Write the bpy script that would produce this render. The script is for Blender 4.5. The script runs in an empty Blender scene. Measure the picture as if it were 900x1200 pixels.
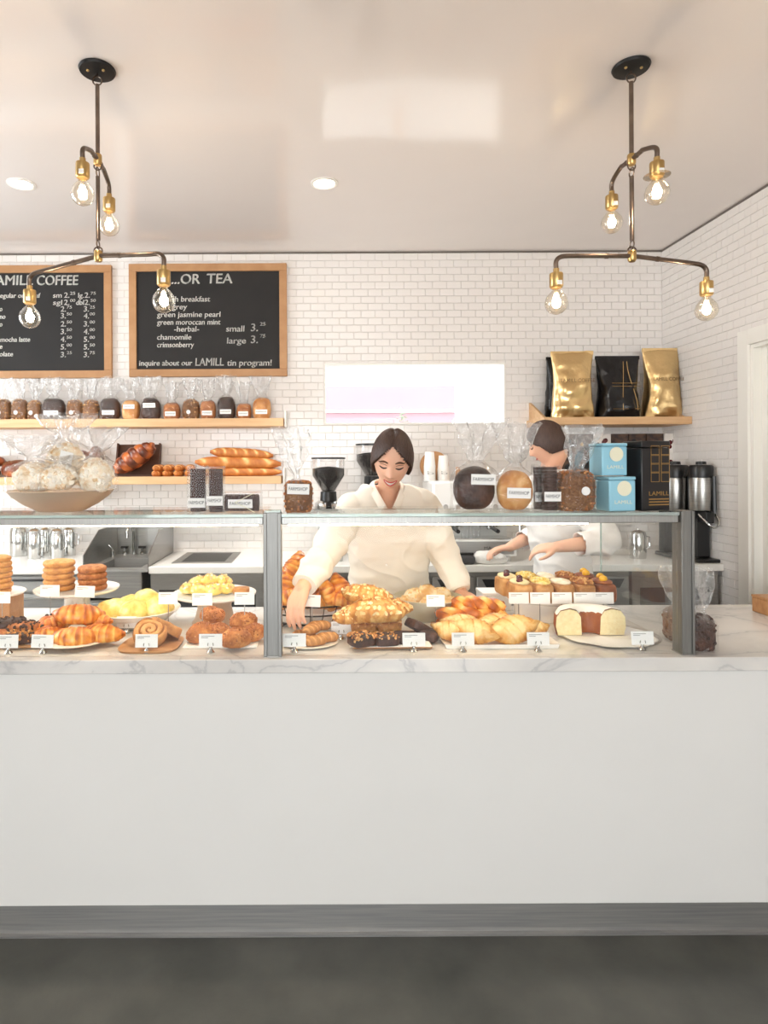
import bpy, bmesh, math, random
from mathutils import Vector, Matrix, noise, Euler

# ------------------------------------------------------------------ camera
FPX, CX, CY, HC = 734.0, 372.0, 545.0, 1.53     # focal length (px), principal point, eye height
ROLL = 0.005
scene = bpy.context.scene
COL = scene.collection
cam_data = bpy.data.cameras.new('camera')
cam = bpy.data.objects.new('camera', cam_data)
COL.objects.link(cam)
cam_data.sensor_fit = 'VERTICAL'
cam_data.sensor_height = 36.0
cam_data.lens = 36.0 * FPX / 1200.0
cam_data.shift_x = (450 - CX) / 1200.0
cam_data.shift_y = (CY - 600) / 1200.0
cam_data.clip_start = 0.02
cam.matrix_world = Matrix.Translation((0, 0, HC)) @ Matrix.Rotation(ROLL, 4, 'Y') @ Matrix.Rotation(math.pi / 2, 4, 'X')
scene.camera = cam

# ------------------------------------------------------------------ world, daylight, exposure
world = bpy.data.worlds.new('world'); scene.world = world
world.use_nodes = True
wb = world.node_tree.nodes['Background']
wb.inputs[0].default_value = (0.94, 0.975, 1.0, 1)
wb.inputs[1].default_value = 5.0
scene.view_settings.view_transform = 'Standard'
scene.view_settings.look = 'None'
scene.view_settings.exposure = 0.40
scene.view_settings.gamma = 1.0
scene.view_settings.use_curve_mapping = False
scene.cycles.max_bounces = 10
scene.cycles.diffuse_bounces = 5
scene.cycles.glossy_bounces = 4
scene.cycles.transparent_max_bounces = 24
scene.cycles.sample_clamp_indirect = 6.0
scene.cycles.caustics_reflective = False
scene.cycles.caustics_refractive = False

def area_light(name, loc, rot, sx, sy, watts, color=(1, 1, 1)):
    l = bpy.data.lights.new(name, 'AREA'); l.shape = 'RECTANGLE'; l.size = sx; l.size_y = sy
    l.energy = watts; l.color = color
    o = bpy.data.objects.new(name, l); COL.objects.link(o); o.location = loc; o.rotation_euler = rot
    return o
# daylight falling in through the open shop front behind the camera
area_light('shopfront_daylight', (-0.3, -4.95, 1.5), (math.pi / 2, 0, 0), 4.3, 2.2, 85, (0.95, 0.98, 1.0))

# added fill light, set in an invented side window, to brighten the back
area_light('added_side_fill', (-3.28, 2.95, 1.85), (math.pi / 2, 0, -math.pi / 2), 1.5, 2.0, 21, (0.84, 0.93, 1.0))

def P(px, py, D):
    dx, dy = px - CX, py - CY
    return Vector(((dx - ROLL * dy) * D / FPX, D, HC - (dy + ROLL * dx) * D / FPX))
def G(px, py, z=0.91):
    dx, dy = px - CX, py - CY
    return P(px, py, FPX * (HC - z) / (dy + ROLL * dx))
def S(D): return D / FPX          # metres per pixel at distance D

# ------------------------------------------------------------------ materials
MATS = {}
def nodes(m):
    m.use_nodes = True
    nt = m.node_tree
    return nt, nt.nodes, nt.links
def rgb(c):   # sRGB 0-255 -> linear
    f = lambda u: (u / 255 / 12.92) if u <= 10.31 else (((u / 255 + .055) / 1.055) ** 2.4)
    return (f(c[0]), f(c[1]), f(c[2]), 1)
def mat(name, c, rough=.5, metal=0, c2=None, scale=8, detail=4, bump=0, bscale=None, spec=None, stretch=None, coat=0, sss=0, contrast=.25, emit=None, estr=0):
    if name in MATS: return MATS[name]
    m = bpy.data.materials.new(name); MATS[name] = m
    nt, N, L = nodes(m)
    b = N['Principled BSDF']
    b.inputs['Base Color'].default_value = rgb(c)
    b.inputs['Roughness'].default_value = rough
    b.inputs['Metallic'].default_value = metal
    if spec is not None: b.inputs['Specular IOR Level'].default_value = spec
    if coat: b.inputs['Coat Weight'].default_value = coat
    if sss:
        b.inputs['Subsurface Weight'].default_value = sss; b.inputs['Subsurface Radius'].default_value = (.02, .008, .004)
    if emit:
        b.inputs['Emission Color'].default_value = rgb(emit); b.inputs['Emission Strength'].default_value = estr
    if c2 or bump:
        tc = N.new('ShaderNodeTexCoord'); mp = N.new('ShaderNodeMapping'); L.new(tc.outputs['Object'], mp.inputs[0])
        if stretch: mp.inputs['Scale'].default_value = stretch
    if c2:
        nz = N.new('ShaderNodeTexNoise'); nz.inputs['Scale'].default_value = scale; nz.inputs['Detail'].default_value = detail
        L.new(mp.outputs[0], nz.inputs['Vector'])
        r = N.new('ShaderNodeValToRGB'); L.new(nz.outputs['Fac'], r.inputs[0])
        r.color_ramp.elements[0].position = .5 - contrast; r.color_ramp.elements[1].position = .5 + contrast
        r.color_ramp.elements[0].color = rgb(c); r.color_ramp.elements[1].color = rgb(c2)
        L.new(r.outputs[0], b.inputs['Base Color'])
    if bump:
        n2 = N.new('ShaderNodeTexNoise'); n2.inputs['Scale'].default_value = bscale or scale; n2.inputs['Detail'].default_value = 3
        L.new(mp.outputs[0], n2.inputs['Vector'])
        bp = N.new('ShaderNodeBump'); bp.inputs['Strength'].default_value = bump; bp.inputs['Distance'].default_value = .01
        L.new(n2.outputs['Fac'], bp.inputs['Height']); L.new(bp.outputs[0], b.inputs['Normal'])
    return m
def crust(name, cols, rough=.5, nscale=40, nmix=.35, bump=.35, coat=0):
    """bakery crust: colour follows the baked 'tone' of the surface plus fine noise"""
    if name in MATS: return MATS[name]
    m = bpy.data.materials.new(name); MATS[name] = m
    nt, N, L = nodes(m); b = N['Principled BSDF']; b.inputs['Roughness'].default_value = rough
    if coat: b.inputs['Coat Weight'].default_value = coat
    at = N.new('ShaderNodeAttribute'); at.attribute_name = 'tone'
    tc = N.new('ShaderNodeTexCoord'); nz = N.new('ShaderNodeTexNoise'); nz.inputs['Scale'].default_value = nscale; nz.inputs['Detail'].default_value = 4
    L.new(tc.outputs['Object'], nz.inputs['Vector'])
    mx = N.new('ShaderNodeMix'); mx.inputs[0].default_value = nmix
    L.new(at.outputs['Fac'], mx.inputs[2]); L.new(nz.outputs['Fac'], mx.inputs[3])
    r = N.new('ShaderNodeValToRGB'); L.new(mx.outputs[0], r.inputs[0])
    e = r.color_ramp.elements; n = len(cols)
    e[0].position = .2; e[1].position = .8
    for i in range(1, n - 1): e.new(.2 + .6 * i / (n - 1))
    for i, c in enumerate(cols): e[i].color = rgb(c)
    L.new(r.outputs[0], b.inputs['Base Color'])
    bp = N.new('ShaderNodeBump'); bp.inputs['Strength'].default_value = bump; bp.inputs['Distance'].default_value = .006
    L.new(nz.outputs['Fac'], bp.inputs['Height']); L.new(bp.outputs[0], b.inputs['Normal'])
    return m
def clear(name, tint=(255, 255, 255), glossmin=.03, glossmax=.6, rough=.03, haze=0.0, bump=0, bscale=60, gather=False):
    """thin clear sheet: light passes straight, rim and facing dependent gloss, a little haze"""
    if name in MATS: return MATS[name]
    m = bpy.data.materials.new(name); MATS[name] = m
    nt, N, L = nodes(m); N.remove(N['Principled BSDF']); out = N['Material Output']
    t = N.new('ShaderNodeBsdfTransparent'); t.inputs[0].default_value = rgb(tint)
    g = N.new('ShaderNodeBsdfGlossy'); g.inputs['Roughness'].default_value = rough
    lw = N.new('ShaderNodeLayerWeight'); lw.inputs[0].default_value = .35
    mr = N.new('ShaderNodeMapRange'); L.new(lw.outputs['Facing'], mr.inputs[0]); mr.inputs[3].default_value = glossmin; mr.inputs[4].default_value = glossmax
    mx = N.new('ShaderNodeMixShader'); L.new(mr.outputs[0], mx.inputs[0]); L.new(t.outputs[0], mx.inputs[1]); L.new(g.outputs[0], mx.inputs[2])
    fin = mx
    if bump:
        tc = N.new('ShaderNodeTexCoord'); nz = N.new('ShaderNodeTexNoise'); nz.inputs['Scale'].default_value = bscale; nz.inputs['Detail'].default_value = 3
        L.new(tc.outputs['Object'], nz.inputs['Vector'])
        bp = N.new('ShaderNodeBump'); bp.inputs['Strength'].default_value = bump; bp.inputs['Distance'].default_value = .02
        L.new(nz.outputs['Fac'], bp.inputs['Height']); L.new(bp.outputs[0], g.inputs['Normal']); L.new(bp.outputs[0], lw.inputs['Normal'])
    if haze:
        d = N.new('ShaderNodeBsdfDiffuse'); d.inputs[0].default_value = (.95, .95, .95, 1)
        m2 = N.new('ShaderNodeMixShader'); m2.inputs[0].default_value = haze
        L.new(mx.outputs[0], m2.inputs[1]); L.new(d.outputs[0], m2.inputs[2]); fin = m2
        if gather:      # film doubles up and whitens where the bag is gathered
            at = N.new('ShaderNodeAttribute'); at.attribute_name = 'tone'
            k1 = N.new('ShaderNodeMapRange'); L.new(at.outputs['Fac'], k1.inputs[0]); k1.inputs[3].default_value = haze * .04; k1.inputs[4].default_value = haze; L.new(k1.outputs[0], m2.inputs[0])
            k2 = N.new('ShaderNodeMapRange'); L.new(at.outputs['Fac'], k2.inputs[0]); k2.inputs[3].default_value = .25; k2.inputs[4].default_value = 1
            k3 = N.new('ShaderNodeMath'); k3.operation = 'MULTIPLY'; L.new(mr.outputs[0], k3.inputs[0]); L.new(k2.outputs[0], k3.inputs[1]); L.new(k3.outputs[0], mx.inputs[0])
    L.new(fin.outputs[0], out.inputs[0])
    return m
def emission(name, c, s):
    if name in MATS: return MATS[name]
    m = bpy.data.materials.new(name); MATS[name] = m
    nt, N, L = nodes(m); N.remove(N['Principled BSDF'])
    e = N.new('ShaderNodeEmission'); e.inputs[0].default_value = rgb(c); e.inputs[1].default_value = s
    L.new(e.outputs[0], N['Material Output'].inputs[0]); return m

M_panel = mat('white_lacquer', (224, 223, 220), .42, c2=(221, 220, 217), scale=3)
M_steel = mat('brushed_steel', (176, 174, 170), .3, 1, c2=(150, 149, 146), scale=10, stretch=(1, 1, 30))
M_steelh = mat('brushed_steel_level', (186, 184, 180), .5, 1, c2=(160, 160, 160), scale=6, stretch=(.6, 10, 25))
M_post = mat('post_aluminium', (138, 137, 134), .45, .85, c2=(120, 119, 116), scale=12, stretch=(20, 20, .6))
M_alu = mat('anodised_aluminium', (168, 167, 164), .42, .85, c2=(150, 149, 146), scale=12, stretch=(20, 20, .6))
M_chrome = mat('polished_steel', (205, 205, 203), .1, 1)
M_white = mat('white_paint', (243, 240, 235), .5)
M_frame = mat('painted_trim', (240, 238, 232), .4)
M_tile = mat('glazed_tile', (240, 236, 233), .16, c2=(234, 230, 226), scale=3, spec=.5)
M_grout = mat('grout', (230, 224, 218), .9)
M_oak = mat('oak', (224, 186, 142), .5, c2=(204, 160, 114), scale=5, stretch=(.6, 8, 8))
M_oakframe = mat('oak_frame', (194, 148, 104), .5, c2=(178, 130, 86), scale=6, stretch=(2, 8, 2))
M_board = mat('chalkboard_black', (24, 22, 22), .7, c2=(36, 33, 32), scale=4)
M_chalk = mat('chalk_white', (240, 238, 232), .9)
M_glass = clear('pane_glass', (253, 254, 254), .004, .3, .01)
M_glassedge = clear('glass_edge', (200, 228, 222), .08, .4, .05, haze=.25)
M_cello = clear('cellophane', (255, 255, 255), .05, .9, .07, haze=.07, bump=1.0, bscale=45, gather=True)
M_cellobig = clear('cellophane_stiff', (255, 255, 255), .05, .9, .07, haze=.10, bump=.9, bscale=24, gather=True)
M_acet = clear('acetate', (254, 254, 254), .002, .3, .05)
M_bulb = clear('bulb_glass', (255, 250, 240), .04, .7, .02)
M_fil = emission('filament_glow', (255, 233, 205), 190)
M_led = emission('led_strip', (255, 228, 190), 30)
M_can = emission('downlight_lens', (255, 226, 190), 14)
M_brass = mat('brass', (190, 158, 104), .3, 1)
M_bronze = mat('dark_bronze_tube', (132, 116, 104), .28, 1, c2=(96, 84, 76), scale=12)
M_blackmetal = mat('black_metal', (30, 28, 27), .45, .4)
M_black = mat('black_plastic', (20, 20, 21), .35)
M_rubber = mat('dark_grey_plastic', (58, 58, 60), .5)
M_paper = mat('white_paper', (246, 245, 242), .7)
M_ink = mat('printed_ink', (52, 50, 50), .8)
M_inkgrey = mat('grey_print', (150, 148, 146), .8)
M_cer = mat('white_ceramic', (244, 240, 232), .18)
M_cerbeige = mat('beige_stoneware', (206, 184, 160), .4, c2=(198, 174, 150), scale=5)
M_cergrey = mat('grey_green_stoneware', (196, 192, 172), .35)
M_wood = mat('serving_wood', (196, 148, 100), .5, c2=(168, 118, 74), scale=6, stretch=(1, 10, 6))
M_slate = mat('stone_worktop_white', (238, 236, 231), .3)
M_wire = mat('dark_wire', (60, 54, 48), .4, .8)
M_gold = mat('gold_foil', (228, 196, 142), .3, 1, bump=.9, bscale=11)
M_blackfoil = mat('black_foil', (26, 25, 27), .25, .3, bump=.5, bscale=16)
M_goldprint = mat('gold_print', (180, 142, 84), .35, .7)
M_brownprint = mat('brown_print', (120, 82, 36), .5)
M_blue = mat('sky_blue_tin', (150, 204, 224), .35, .1)
M_tinside = mat('tin_side', (150, 166, 168), .3, .6)
M_cream = mat('cream_print', (236, 232, 206), .5)
M_tin = mat('black_tin', (30, 28, 30), .3, .2)
M_bean = mat('coffee_beans', (34, 26, 24), .5, c2=(16, 13, 13), scale=120, bump=.6)

# ------------------------------------------------------------------ helpers
class MB:
    def __init__(s): s.v = []; s.f = []; s.t = []
    def add(s, vs, fs, ts=None, M=None):
        o = len(s.v)
        for i, p in enumerate(vs):
            p = Vector(p)
            if M is not None: p = M @ p
            s.v.append(p); s.t.append(.5 if ts is None else ts[i])
        s.f += [tuple(o + i for i in f) for f in fs]
        return s
    def box(s, c, d, M=None):
        x, y, z = d[0] / 2, d[1] / 2, d[2] / 2
        vs = [Vector((c[0] + i * x, c[1] + j * y, c[2] + k * z)) for k in (-1, 1) for j in (-1, 1) for i in (-1, 1)]
        return s.add(vs, [(0, 2, 3, 1), (4, 5, 7, 6), (0, 1, 5, 4), (2, 6, 7, 3), (0, 4, 6, 2), (1, 3, 7, 5)], None, M)
    def b2(s, lo, hi):
        return s.box([(a + b) / 2 for a, b in zip(lo, hi)], [abs(b - a) for a, b in zip(lo, hi)])
    def lathe(s, prof, seg=24, c=(0, 0, 0), M=None, jig=None, ts=None):
        vs = []; fs = []; rows = []; tt = []
        for k, (r, z) in enumerate(prof):
            tv = .5 if ts is None else ts[k]
            if r < 1e-6:
                rows.append([len(vs)]); vs.append(Vector((c[0], c[1], c[2] + z))); tt.append(tv)
            else:
                row = []
                for i in range(seg):
                    a = 2 * math.pi * i / seg
                    q = Vector((r * math.cos(a), r * math.sin(a), z))
                    if jig: q = jig(q, a, k)
                    row.append(len(vs)); vs.append(q + Vector(c)); tt.append(tv)
                rows.append(row)
        for A, B in zip(rows, rows[1:]):
            if len(A) == 1 and len(B) == 1: continue
            for i in range(seg):
                j = (i + 1) % seg
                if len(A) == 1: fs.append((A[0], B[j], B[i]))
                elif len(B) == 1: fs.append((A[i], A[j], B[0]))
                else: fs.append((A[i], A[j], B[j], B[i]))
        return s.add(vs, fs, tt, M)
    def tube(s, pts, r, seg=8, closed=False, M=None, ab=None, up=None, ts=None):
        pts = [Vector(p) for p in pts]; n = len(pts)
        rs = r if isinstance(r, (list, tuple)) else [r] * n
        vs = []; fs = []; tt = []
        tan = [((pts[(i + 1) % n] if (closed or i < n - 1) else pts[i]) - (pts[i - 1] if (closed or i) else pts[i])).normalized() for i in range(n)]
        u = Vector(up) if up else (Vector((0, 0, 1)) if abs(tan[0].z) < .9 else Vector((1, 0, 0)))
        for i in range(n):
            u = (u - tan[i] * u.dot(tan[i]))
            u = u.normalized() if u.length > 1e-6 else tan[i].orthogonal().normalized()
            w = tan[i].cross(u)
            for k in range(seg):
                a = 2 * math.pi * k / seg
                ka, kb = (1, 1) if ab is None else ab
                vs.append(pts[i] + (u * math.cos(a) * ka + w * math.sin(a) * kb) * rs[i]); tt.append(.5 if ts is None else ts[i])
        for i in range(n if closed else n - 1):
            j = (i + 1) % n
            for k in range(seg):
                l = (k + 1) % seg
                fs.append((i * seg + k, i * seg + l, j * seg + l, j * seg + k))
        if not closed:
            fs.append(tuple(range(seg - 1, -1, -1))); fs.append(tuple((n - 1) * seg + k for k in range(seg)))
        return s.add(vs, fs, tt, M)
    def ell(s, c, r, seg=12, rings=8, M=None):
        if not isinstance(r, (list, tuple)): r = (r, r, r)
        prof = [(math.sin(math.pi * k / rings), -math.cos(math.pi * k / rings)) for k in range(rings + 1)]
        prof[0] = (0, -1); prof[-1] = (0, 1)
        T = Matrix.Translation(c) @ Matrix.Diagonal((r[0], r[1], r[2], 1))
        return s.lathe(prof, seg, M=(M @ T) if M is not None else T)
    def prism(s, poly, y0, y1, M=None):
        n = len(poly)
        vs = [(p[0], y0, p[1]) for p in poly] + [(p[0], y1, p[1]) for p in poly]
        fs = [tuple(range(n)), tuple(range(2 * n - 1, n - 1, -1))] + [((i + 1) % n, i, n + i, n + (i + 1) % n) for i in range(n)]
        return s.add(vs, fs, None, M)
    def mesh(s, name, angle=40, recalc=True):
        me = bpy.data.meshes.new(name)
        me.from_pydata([tuple(p) for p in s.v], [], s.f)
        if recalc:
            bm = bmesh.new(); bm.from_mesh(me); bmesh.ops.recalc_face_normals(bm, faces=bm.faces); bm.to_mesh(me); bm.free()
        if angle:
            me.polygons.foreach_set('use_smooth', [True] * len(me.polygons))
            me.set_sharp_from_angle(angle=math.radians(angle))
        a = me.attributes.new('tone', 'FLOAT', 'POINT'); a.data.foreach_set('value', s.t)
        return me
    def build(s, name, m, parent=None, loc=(0, 0, 0), rot=(0, 0, 0), bevel=0, angle=40, recalc=True):
        return obj(name, s.mesh(name, angle, recalc), m, parent, loc, rot, bevel)

def obj(name, me, m=None, parent=None, loc=(0, 0, 0), rot=(0, 0, 0), bevel=0, scale=None):
    o = bpy.data.objects.new(name, me); COL.objects.link(o)
    if m is not None:
        if len(me.materials) == 0: me.materials.append(m)
    o.parent = parent; o.location = loc; o.rotation_euler = rot
    if scale: o.scale = scale
    if bevel:
        b = o.modifiers.new('bevel', 'BEVEL'); b.width = bevel; b.segments = 2; b.limit_method = 'ANGLE'; b.angle_limit = math.radians(50)
    return o
def tag(o, label=None, cat=None, group=None, kind=None):
    if label: o['label'] = label
    if cat: o['category'] = cat
    if group: o['group'] = group
    if kind: o['kind'] = kind
    return o
def thing(name, label, cat, loc=(0, 0, 0), rz=0, group=None, kind=None):
    o = bpy.data.objects.new(name, None); COL.objects.link(o); o.empty_display_size = .05
    o.location = loc; o.rotation_euler = (0, 0, rz)
    return tag(o, label, cat, group, kind)
def copy_tree(o, parent=None):
    c = o.copy(); COL.objects.link(c); c.parent = parent
    for ch in o.children: copy_tree(ch, c)
    return c
def N3(p, f, seed=0): return noise.noise(Vector((p[0] * f + seed * 7.3, p[1] * f - seed * 3.1, p[2] * f + seed * 1.7)))

_txt = {}
def text_data(s):
    if s not in _txt:
        cu = bpy.data.curves.new('t', 'FONT'); cu.body = s; cu.size = 1; cu.resolution_u = 3
        ob = bpy.data.objects.new('t', cu); COL.objects.link(ob)
        me = ob.to_mesh()
        vs = [v.co.copy() for v in me.vertices]; fs = [tuple(p.vertices) for p in me.polygons]
        ob.to_mesh_clear(); bpy.data.objects.remove(ob); bpy.data.curves.remove(cu)
        x0 = min(v.x for v in vs); x1 = max(v.x for v in vs)
        _txt[s] = (vs, fs, x0, x1)
    return _txt[s]
def lettering(s, m, parent, x0, x1, z0, cap, y, name='lettering', slant=0, bold=0):
    """flat writing facing -y: from x0 to x1, baseline z0, capital height cap"""
    vs, fs, a, b = text_data(s)
    if x1 is None: x1 = x0 + (b - a) * cap / .7
    k = (x1 - x0) / (b - a); q = cap / .7
    mb = MB()
    for d in ((0,) if not bold else (-bold, 0, bold)):
        mb.add([(x0 + (v.x - a) * k + slant * v.y * q + d, y - abs(d) * .02, z0 + v.y * q + d * .6) for v in vs], fs)
    return mb.build(name, m, parent, angle=0, recalc=False)
# ------------------------------------------------------------------ room shell
XL, XR, YB, YF, ZC = -3.2, 2.5, 4.53, -5.0, 3.07
TW, TH, TG = .1035, .0518, .0022      # tile pitch and joint

def wave_mat():
    m = mat('ceiling_gloss_paint', (238, 230, 226), .10, spec=.6)
    nt, N, L = nodes(m); b = N['Principled BSDF']
    tc = N.new('ShaderNodeTexCoord'); nz = N.new('ShaderNodeTexNoise'); nz.inputs['Scale'].default_value = 1.6; nz.inputs['Detail'].default_value = 2
    L.new(tc.outputs['Object'], nz.inputs['Vector'])
    bp = N.new('ShaderNodeBump'); bp.inputs['Strength'].default_value = .12; bp.inputs['Distance'].default_value = .05
    L.new(nz.outputs['Fac'], bp.inputs['Height']); L.new(bp.outputs[0], b.inputs['Normal'])
    return m
M_ceil = wave_mat()
M_floor = mat('polished_concrete', (66, 67, 62), .34, c2=(100, 100, 93), scale=3.5, detail=14, bump=.05, bscale=60, contrast=.22)
def marble():
    m = bpy.data.materials.new('white_marble'); nt, N, L = nodes(m); b = N['Principled BSDF']; b.inputs['Roughness'].default_value = .2
    tc = N.new('ShaderNodeTexCoord'); mp = N.new('ShaderNodeMapping'); mp.inputs['Rotation'].default_value = (.4, .5, .7); L.new(tc.outputs['Object'], mp.inputs[0])
    nz = N.new('ShaderNodeTexNoise'); nz.inputs['Scale'].default_value = 2.6; nz.inputs['Detail'].default_value = 9; nz.inputs['Distortion'].default_value = .8; L.new(mp.outputs[0], nz.inputs['Vector'])
    r = N.new('ShaderNodeValToRGB'); L.new(nz.outputs['Fac'], r.inputs[0]); e = r.color_ramp.elements
    e[0].position = .40; e[0].color = rgb((236, 233, 228)); e[1].position = .62; e[1].color = rgb((236, 233, 228))
    for p, c in ((.49, (228, 226, 223)), (.505, (204, 203, 202)), (.52, (226, 224, 221))): k = e.new(p); k.color = rgb(c)
    n2 = N.new('ShaderNodeTexNoise'); n2.inputs['Scale'].default_value = 1.2; n2.inputs['Detail'].default_value = 4; L.new(mp.outputs[0], n2.inputs['Vector'])
    r2 = N.new('ShaderNodeValToRGB'); r2.color_ramp.elements[0].position = .35; r2.color_ramp.elements[0].color = rgb((226, 225, 224)); r2.color_ramp.elements[1].position = .6; r2.color_ramp.elements[1].color = (1, 1, 1, 1); L.new(n2.outputs['Fac'], r2.inputs[0])
    mx = N.new('ShaderNodeMix'); mx.data_type = 'RGBA'; mx.blend_type = 'MULTIPLY'; mx.inputs[0].default_value = 1
    L.new(r.outputs[0], mx.inputs[6]); L.new(r2.outputs[0], mx.inputs[7]); L.new(mx.outputs[2], b.inputs['Base Color'])
    return m
M_marble = marble()

def struct(o, label, cat): return tag(o, label, cat, None, 'structure')
struct(MB().b2((XL - .2, YF, -.12), (XR + .2, YB + .2, 0)).build('floor', M_floor), 'dark grey polished concrete floor in front of the counter', 'floor')
struct(MB().b2((XL - .2, YF, ZC), (XR + .2, YB + .2, ZC + .15)).build('ceiling', M_ceil), 'glossy off-white painted ceiling with window reflections', 'ceiling')
w = MB(); w.b2((XL - .2, YF, 0), (XL, 2.2, ZC)); w.b2((XL - .2, 3.7, 0), (XL, YB, ZC)); w.b2((XL - .2, 2.2, 0), (XL, 3.7, .85)); w.b2((XL - .2, 2.2, 2.85), (XL, 3.7, ZC))
win = struct(thing('added_side_window', '', ''), 'added side window behind the counter, unseen, there for the fill light', 'window')  # window invented out of view to carry the fill light
for lo, hi in (((XL - .1, 2.2, .85), (XL - .04, 2.25, 2.85)), ((XL - .1, 3.65, .85), (XL - .04, 3.7, 2.85)), ((XL - .1, 2.25, .85), (XL - .04, 3.65, .9)), ((XL - .1, 2.25, 2.8), (XL - .04, 3.65, 2.85))): MB().b2(lo, hi).build('frame_rail', M_frame, win)
MB().b2((XL - .075, 2.25, .9), (XL - .07, 3.65, 2.8)).build('pane', M_glass, win)
struct(w.build('wall_left', M_white), 'plain white side wall at the left end of the shop', 'wall')
w = MB()       # shop front: lintel, low upstand and end piers around a wide opening
w.b2((XL, YF - .2, 2.6), (XR, YF, ZC)); w.b2((XL, YF - .2, 0), (-2.5, YF, 2.6)); w.b2((1.9, YF - .2, 0), (XR, YF, 2.6)); w.b2((-2.5, YF - .2, 0), (1.9, YF, .35))
struct(w.build('wall_front', M_white), 'white shop-front wall with a wide glazed opening behind the viewer', 'wall')
# outdoors
M_pave = mat('pale_pavement', (206, 202, 196), .9, c2=(190, 186, 180), scale=3)
struct(MB().b2((-12, YF - 14, -.14), (12, YF, -.02)).build('pavement', M_pave), 'pale pavement outside the shop front', 'pavement')
struct(MB().b2((-12, YB + .2, -.14), (12, 24, -.02)).build('ground_back', M_pave), 'pale ground behind the shop window', 'ground')

# window opening in the back wall
wa = P(380, 498, YB); wb2 = P(592, 425, YB)
WX0, WX1, WZ0, WZ1 = wa.x, wb2.x, wa.z, wb2.z
w = MB()
w.b2((XL, YB, 0), (WX0, YB + .2, ZC)); w.b2((WX1, YB, 0), (XR + .2, YB + .2, ZC))
w.b2((WX0, YB, 0), (WX1, YB + .2, WZ0)); w.b2((WX0, YB, WZ1), (WX1, YB + .2, ZC))
wall_back = struct(w.build('wall_back', M_grout), 'back wall clad in small white glazed subway tiles', 'wall')

# right wall with door opening
DY1 = 2.5 * FPX / (868 - CX) - .09     # far edge of the opening
DY0, DZ = DY1 - .86, 2.21
w = MB()
w.b2((XR, DY1, 0), (XR + .2, YB, ZC)); w.b2((XR, YF, 0), (XR + .2, DY0, ZC)); w.b2((XR, DY0, DZ), (XR + .2, DY1, ZC))
wall_right = struct(w.build('wall_right', M_grout), 'side wall of white subway tiles around the door', 'wall')

def tile_mesh(w_, h_, t_=.006, b_=.0016):
    mb = MB()
    a, c = w_ / 2, h_ / 2
    vs = [(i * a, 0, k * c) for k in (-1, 1) for i in (-1, 1)] + [(i * a, -t_ + b_, k * c) for k in (-1, 1) for i in (-1, 1)] + [(i * (a - b_), -t_, k * (c - b_)) for k in (-1, 1) for i in (-1, 1)]
    fs = []
    for o in (0, 4):
        fs += [(o, o + 1, o + 5, o + 4), (o + 3, o + 2, o + 6, o + 7), (o + 2, o, o + 4, o + 6), (o + 1, o + 3, o + 7, o + 5)]
    fs.append((8, 9, 11, 10))
    return mb.add(vs, fs)
rnd = random.Random(3)
def lay(wall, M, u0, u1, z0, z1, hole, near, holes2=()):
    """running-bond tiles: the ones listed by near() are parts, the rest one part of tiles too many to count"""
    full = tile_mesh(TW - TG, TH - TG).mesh('tile', 0); full.materials.append(M_tile)
    rest = MB(); cand = []
    nz_ = int((z1 - z0) / TH) + 1
    for r in range(nz_):
        zt = z1 - r * TH; zb = zt - TH
        u = u0 - (TW / 2 if r % 2 else 0)
        while u < u1:
            a, b = max(u, u0), min(u + TW, u1); c, d = max(zb, z0), zt
            rects = [(a, b, c, d)]
            if hole and a < hole[1] and b > hole[0] and c < hole[3] and d > hole[2]:
                rects = []
                if a < hole[0]: rects.append((a, hole[0], c, d))
                if b > hole[1]: rects.append((hole[1], b, c, d))
                if c < hole[2]: rects.append((max(a, hole[0]), min(b, hole[1]), c, hole[2]))
                if d > hole[3]: rects.append((max(a, hole[0]), min(b, hole[1]), hole[3], d))
            for q in rects:
                W, Hh = q[1] - q[0], q[3] - q[2]
                if W < .012 or Hh < .012: continue
                ctr = Vector(((q[0] + q[1]) / 2, 0, (q[2] + q[3]) / 2))
                rot = Euler((rnd.gauss(0, .006), 0, rnd.gauss(0, .006))).to_matrix().to_4x4()
                X = M @ Matrix.Translation(ctr) @ rot
                if W > TW - .001 and Hh > TH - .001: cand.append((near(M @ ctr), X))
                else: rest.add(*(lambda t: (t.v, t.f))(tile_mesh(W - TG, Hh - TG)), M=X)
            u += TW
    cand.sort(key=lambda t: t[0])
    for k, (n, X) in enumerate(cand):
        if k < 290:
            o = obj('tile', full, None, wall); o.matrix_local = X
        else: rest.add(*(lambda t: (t.v, t.f))(tile_mesh(TW - TG, TH - TG)), M=X)
    o = rest.build('tile_field', M_tile, wall, angle=0, recalc=False); o['kind'] = 'stuff'
def near_back(p):     # bare tiles between boards, window and ceiling come first
    px = CX + p.x * FPX / p.y; py = CY - (p.z - HC) * FPX / p.y
    return 0 if (340 < px < 640 and 300 < py < 420) else (1 if (610 < px < 772 and 380 < py < 410) else 2 + rnd.random())
lay(wall_back, Matrix.Translation((0, YB, 0)), XL, XR, .80, ZC - .012, (WX0, WX1, WZ0, WZ1), near_back)
Mr = Matrix.Translation((XR, 0, 0)) @ Matrix.Rotation(-math.pi / 2, 4, 'Z')    # local x -> -y, facing -x
lay(wall_right, Mr, -YB + .003, -(DY0 - .6), .0, ZC - .012, (-DY1, -DY0, -1, DZ), lambda p: abs(p.y - 3.95) if p.z > .95 and p.y > 3.4 else 9)

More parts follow.
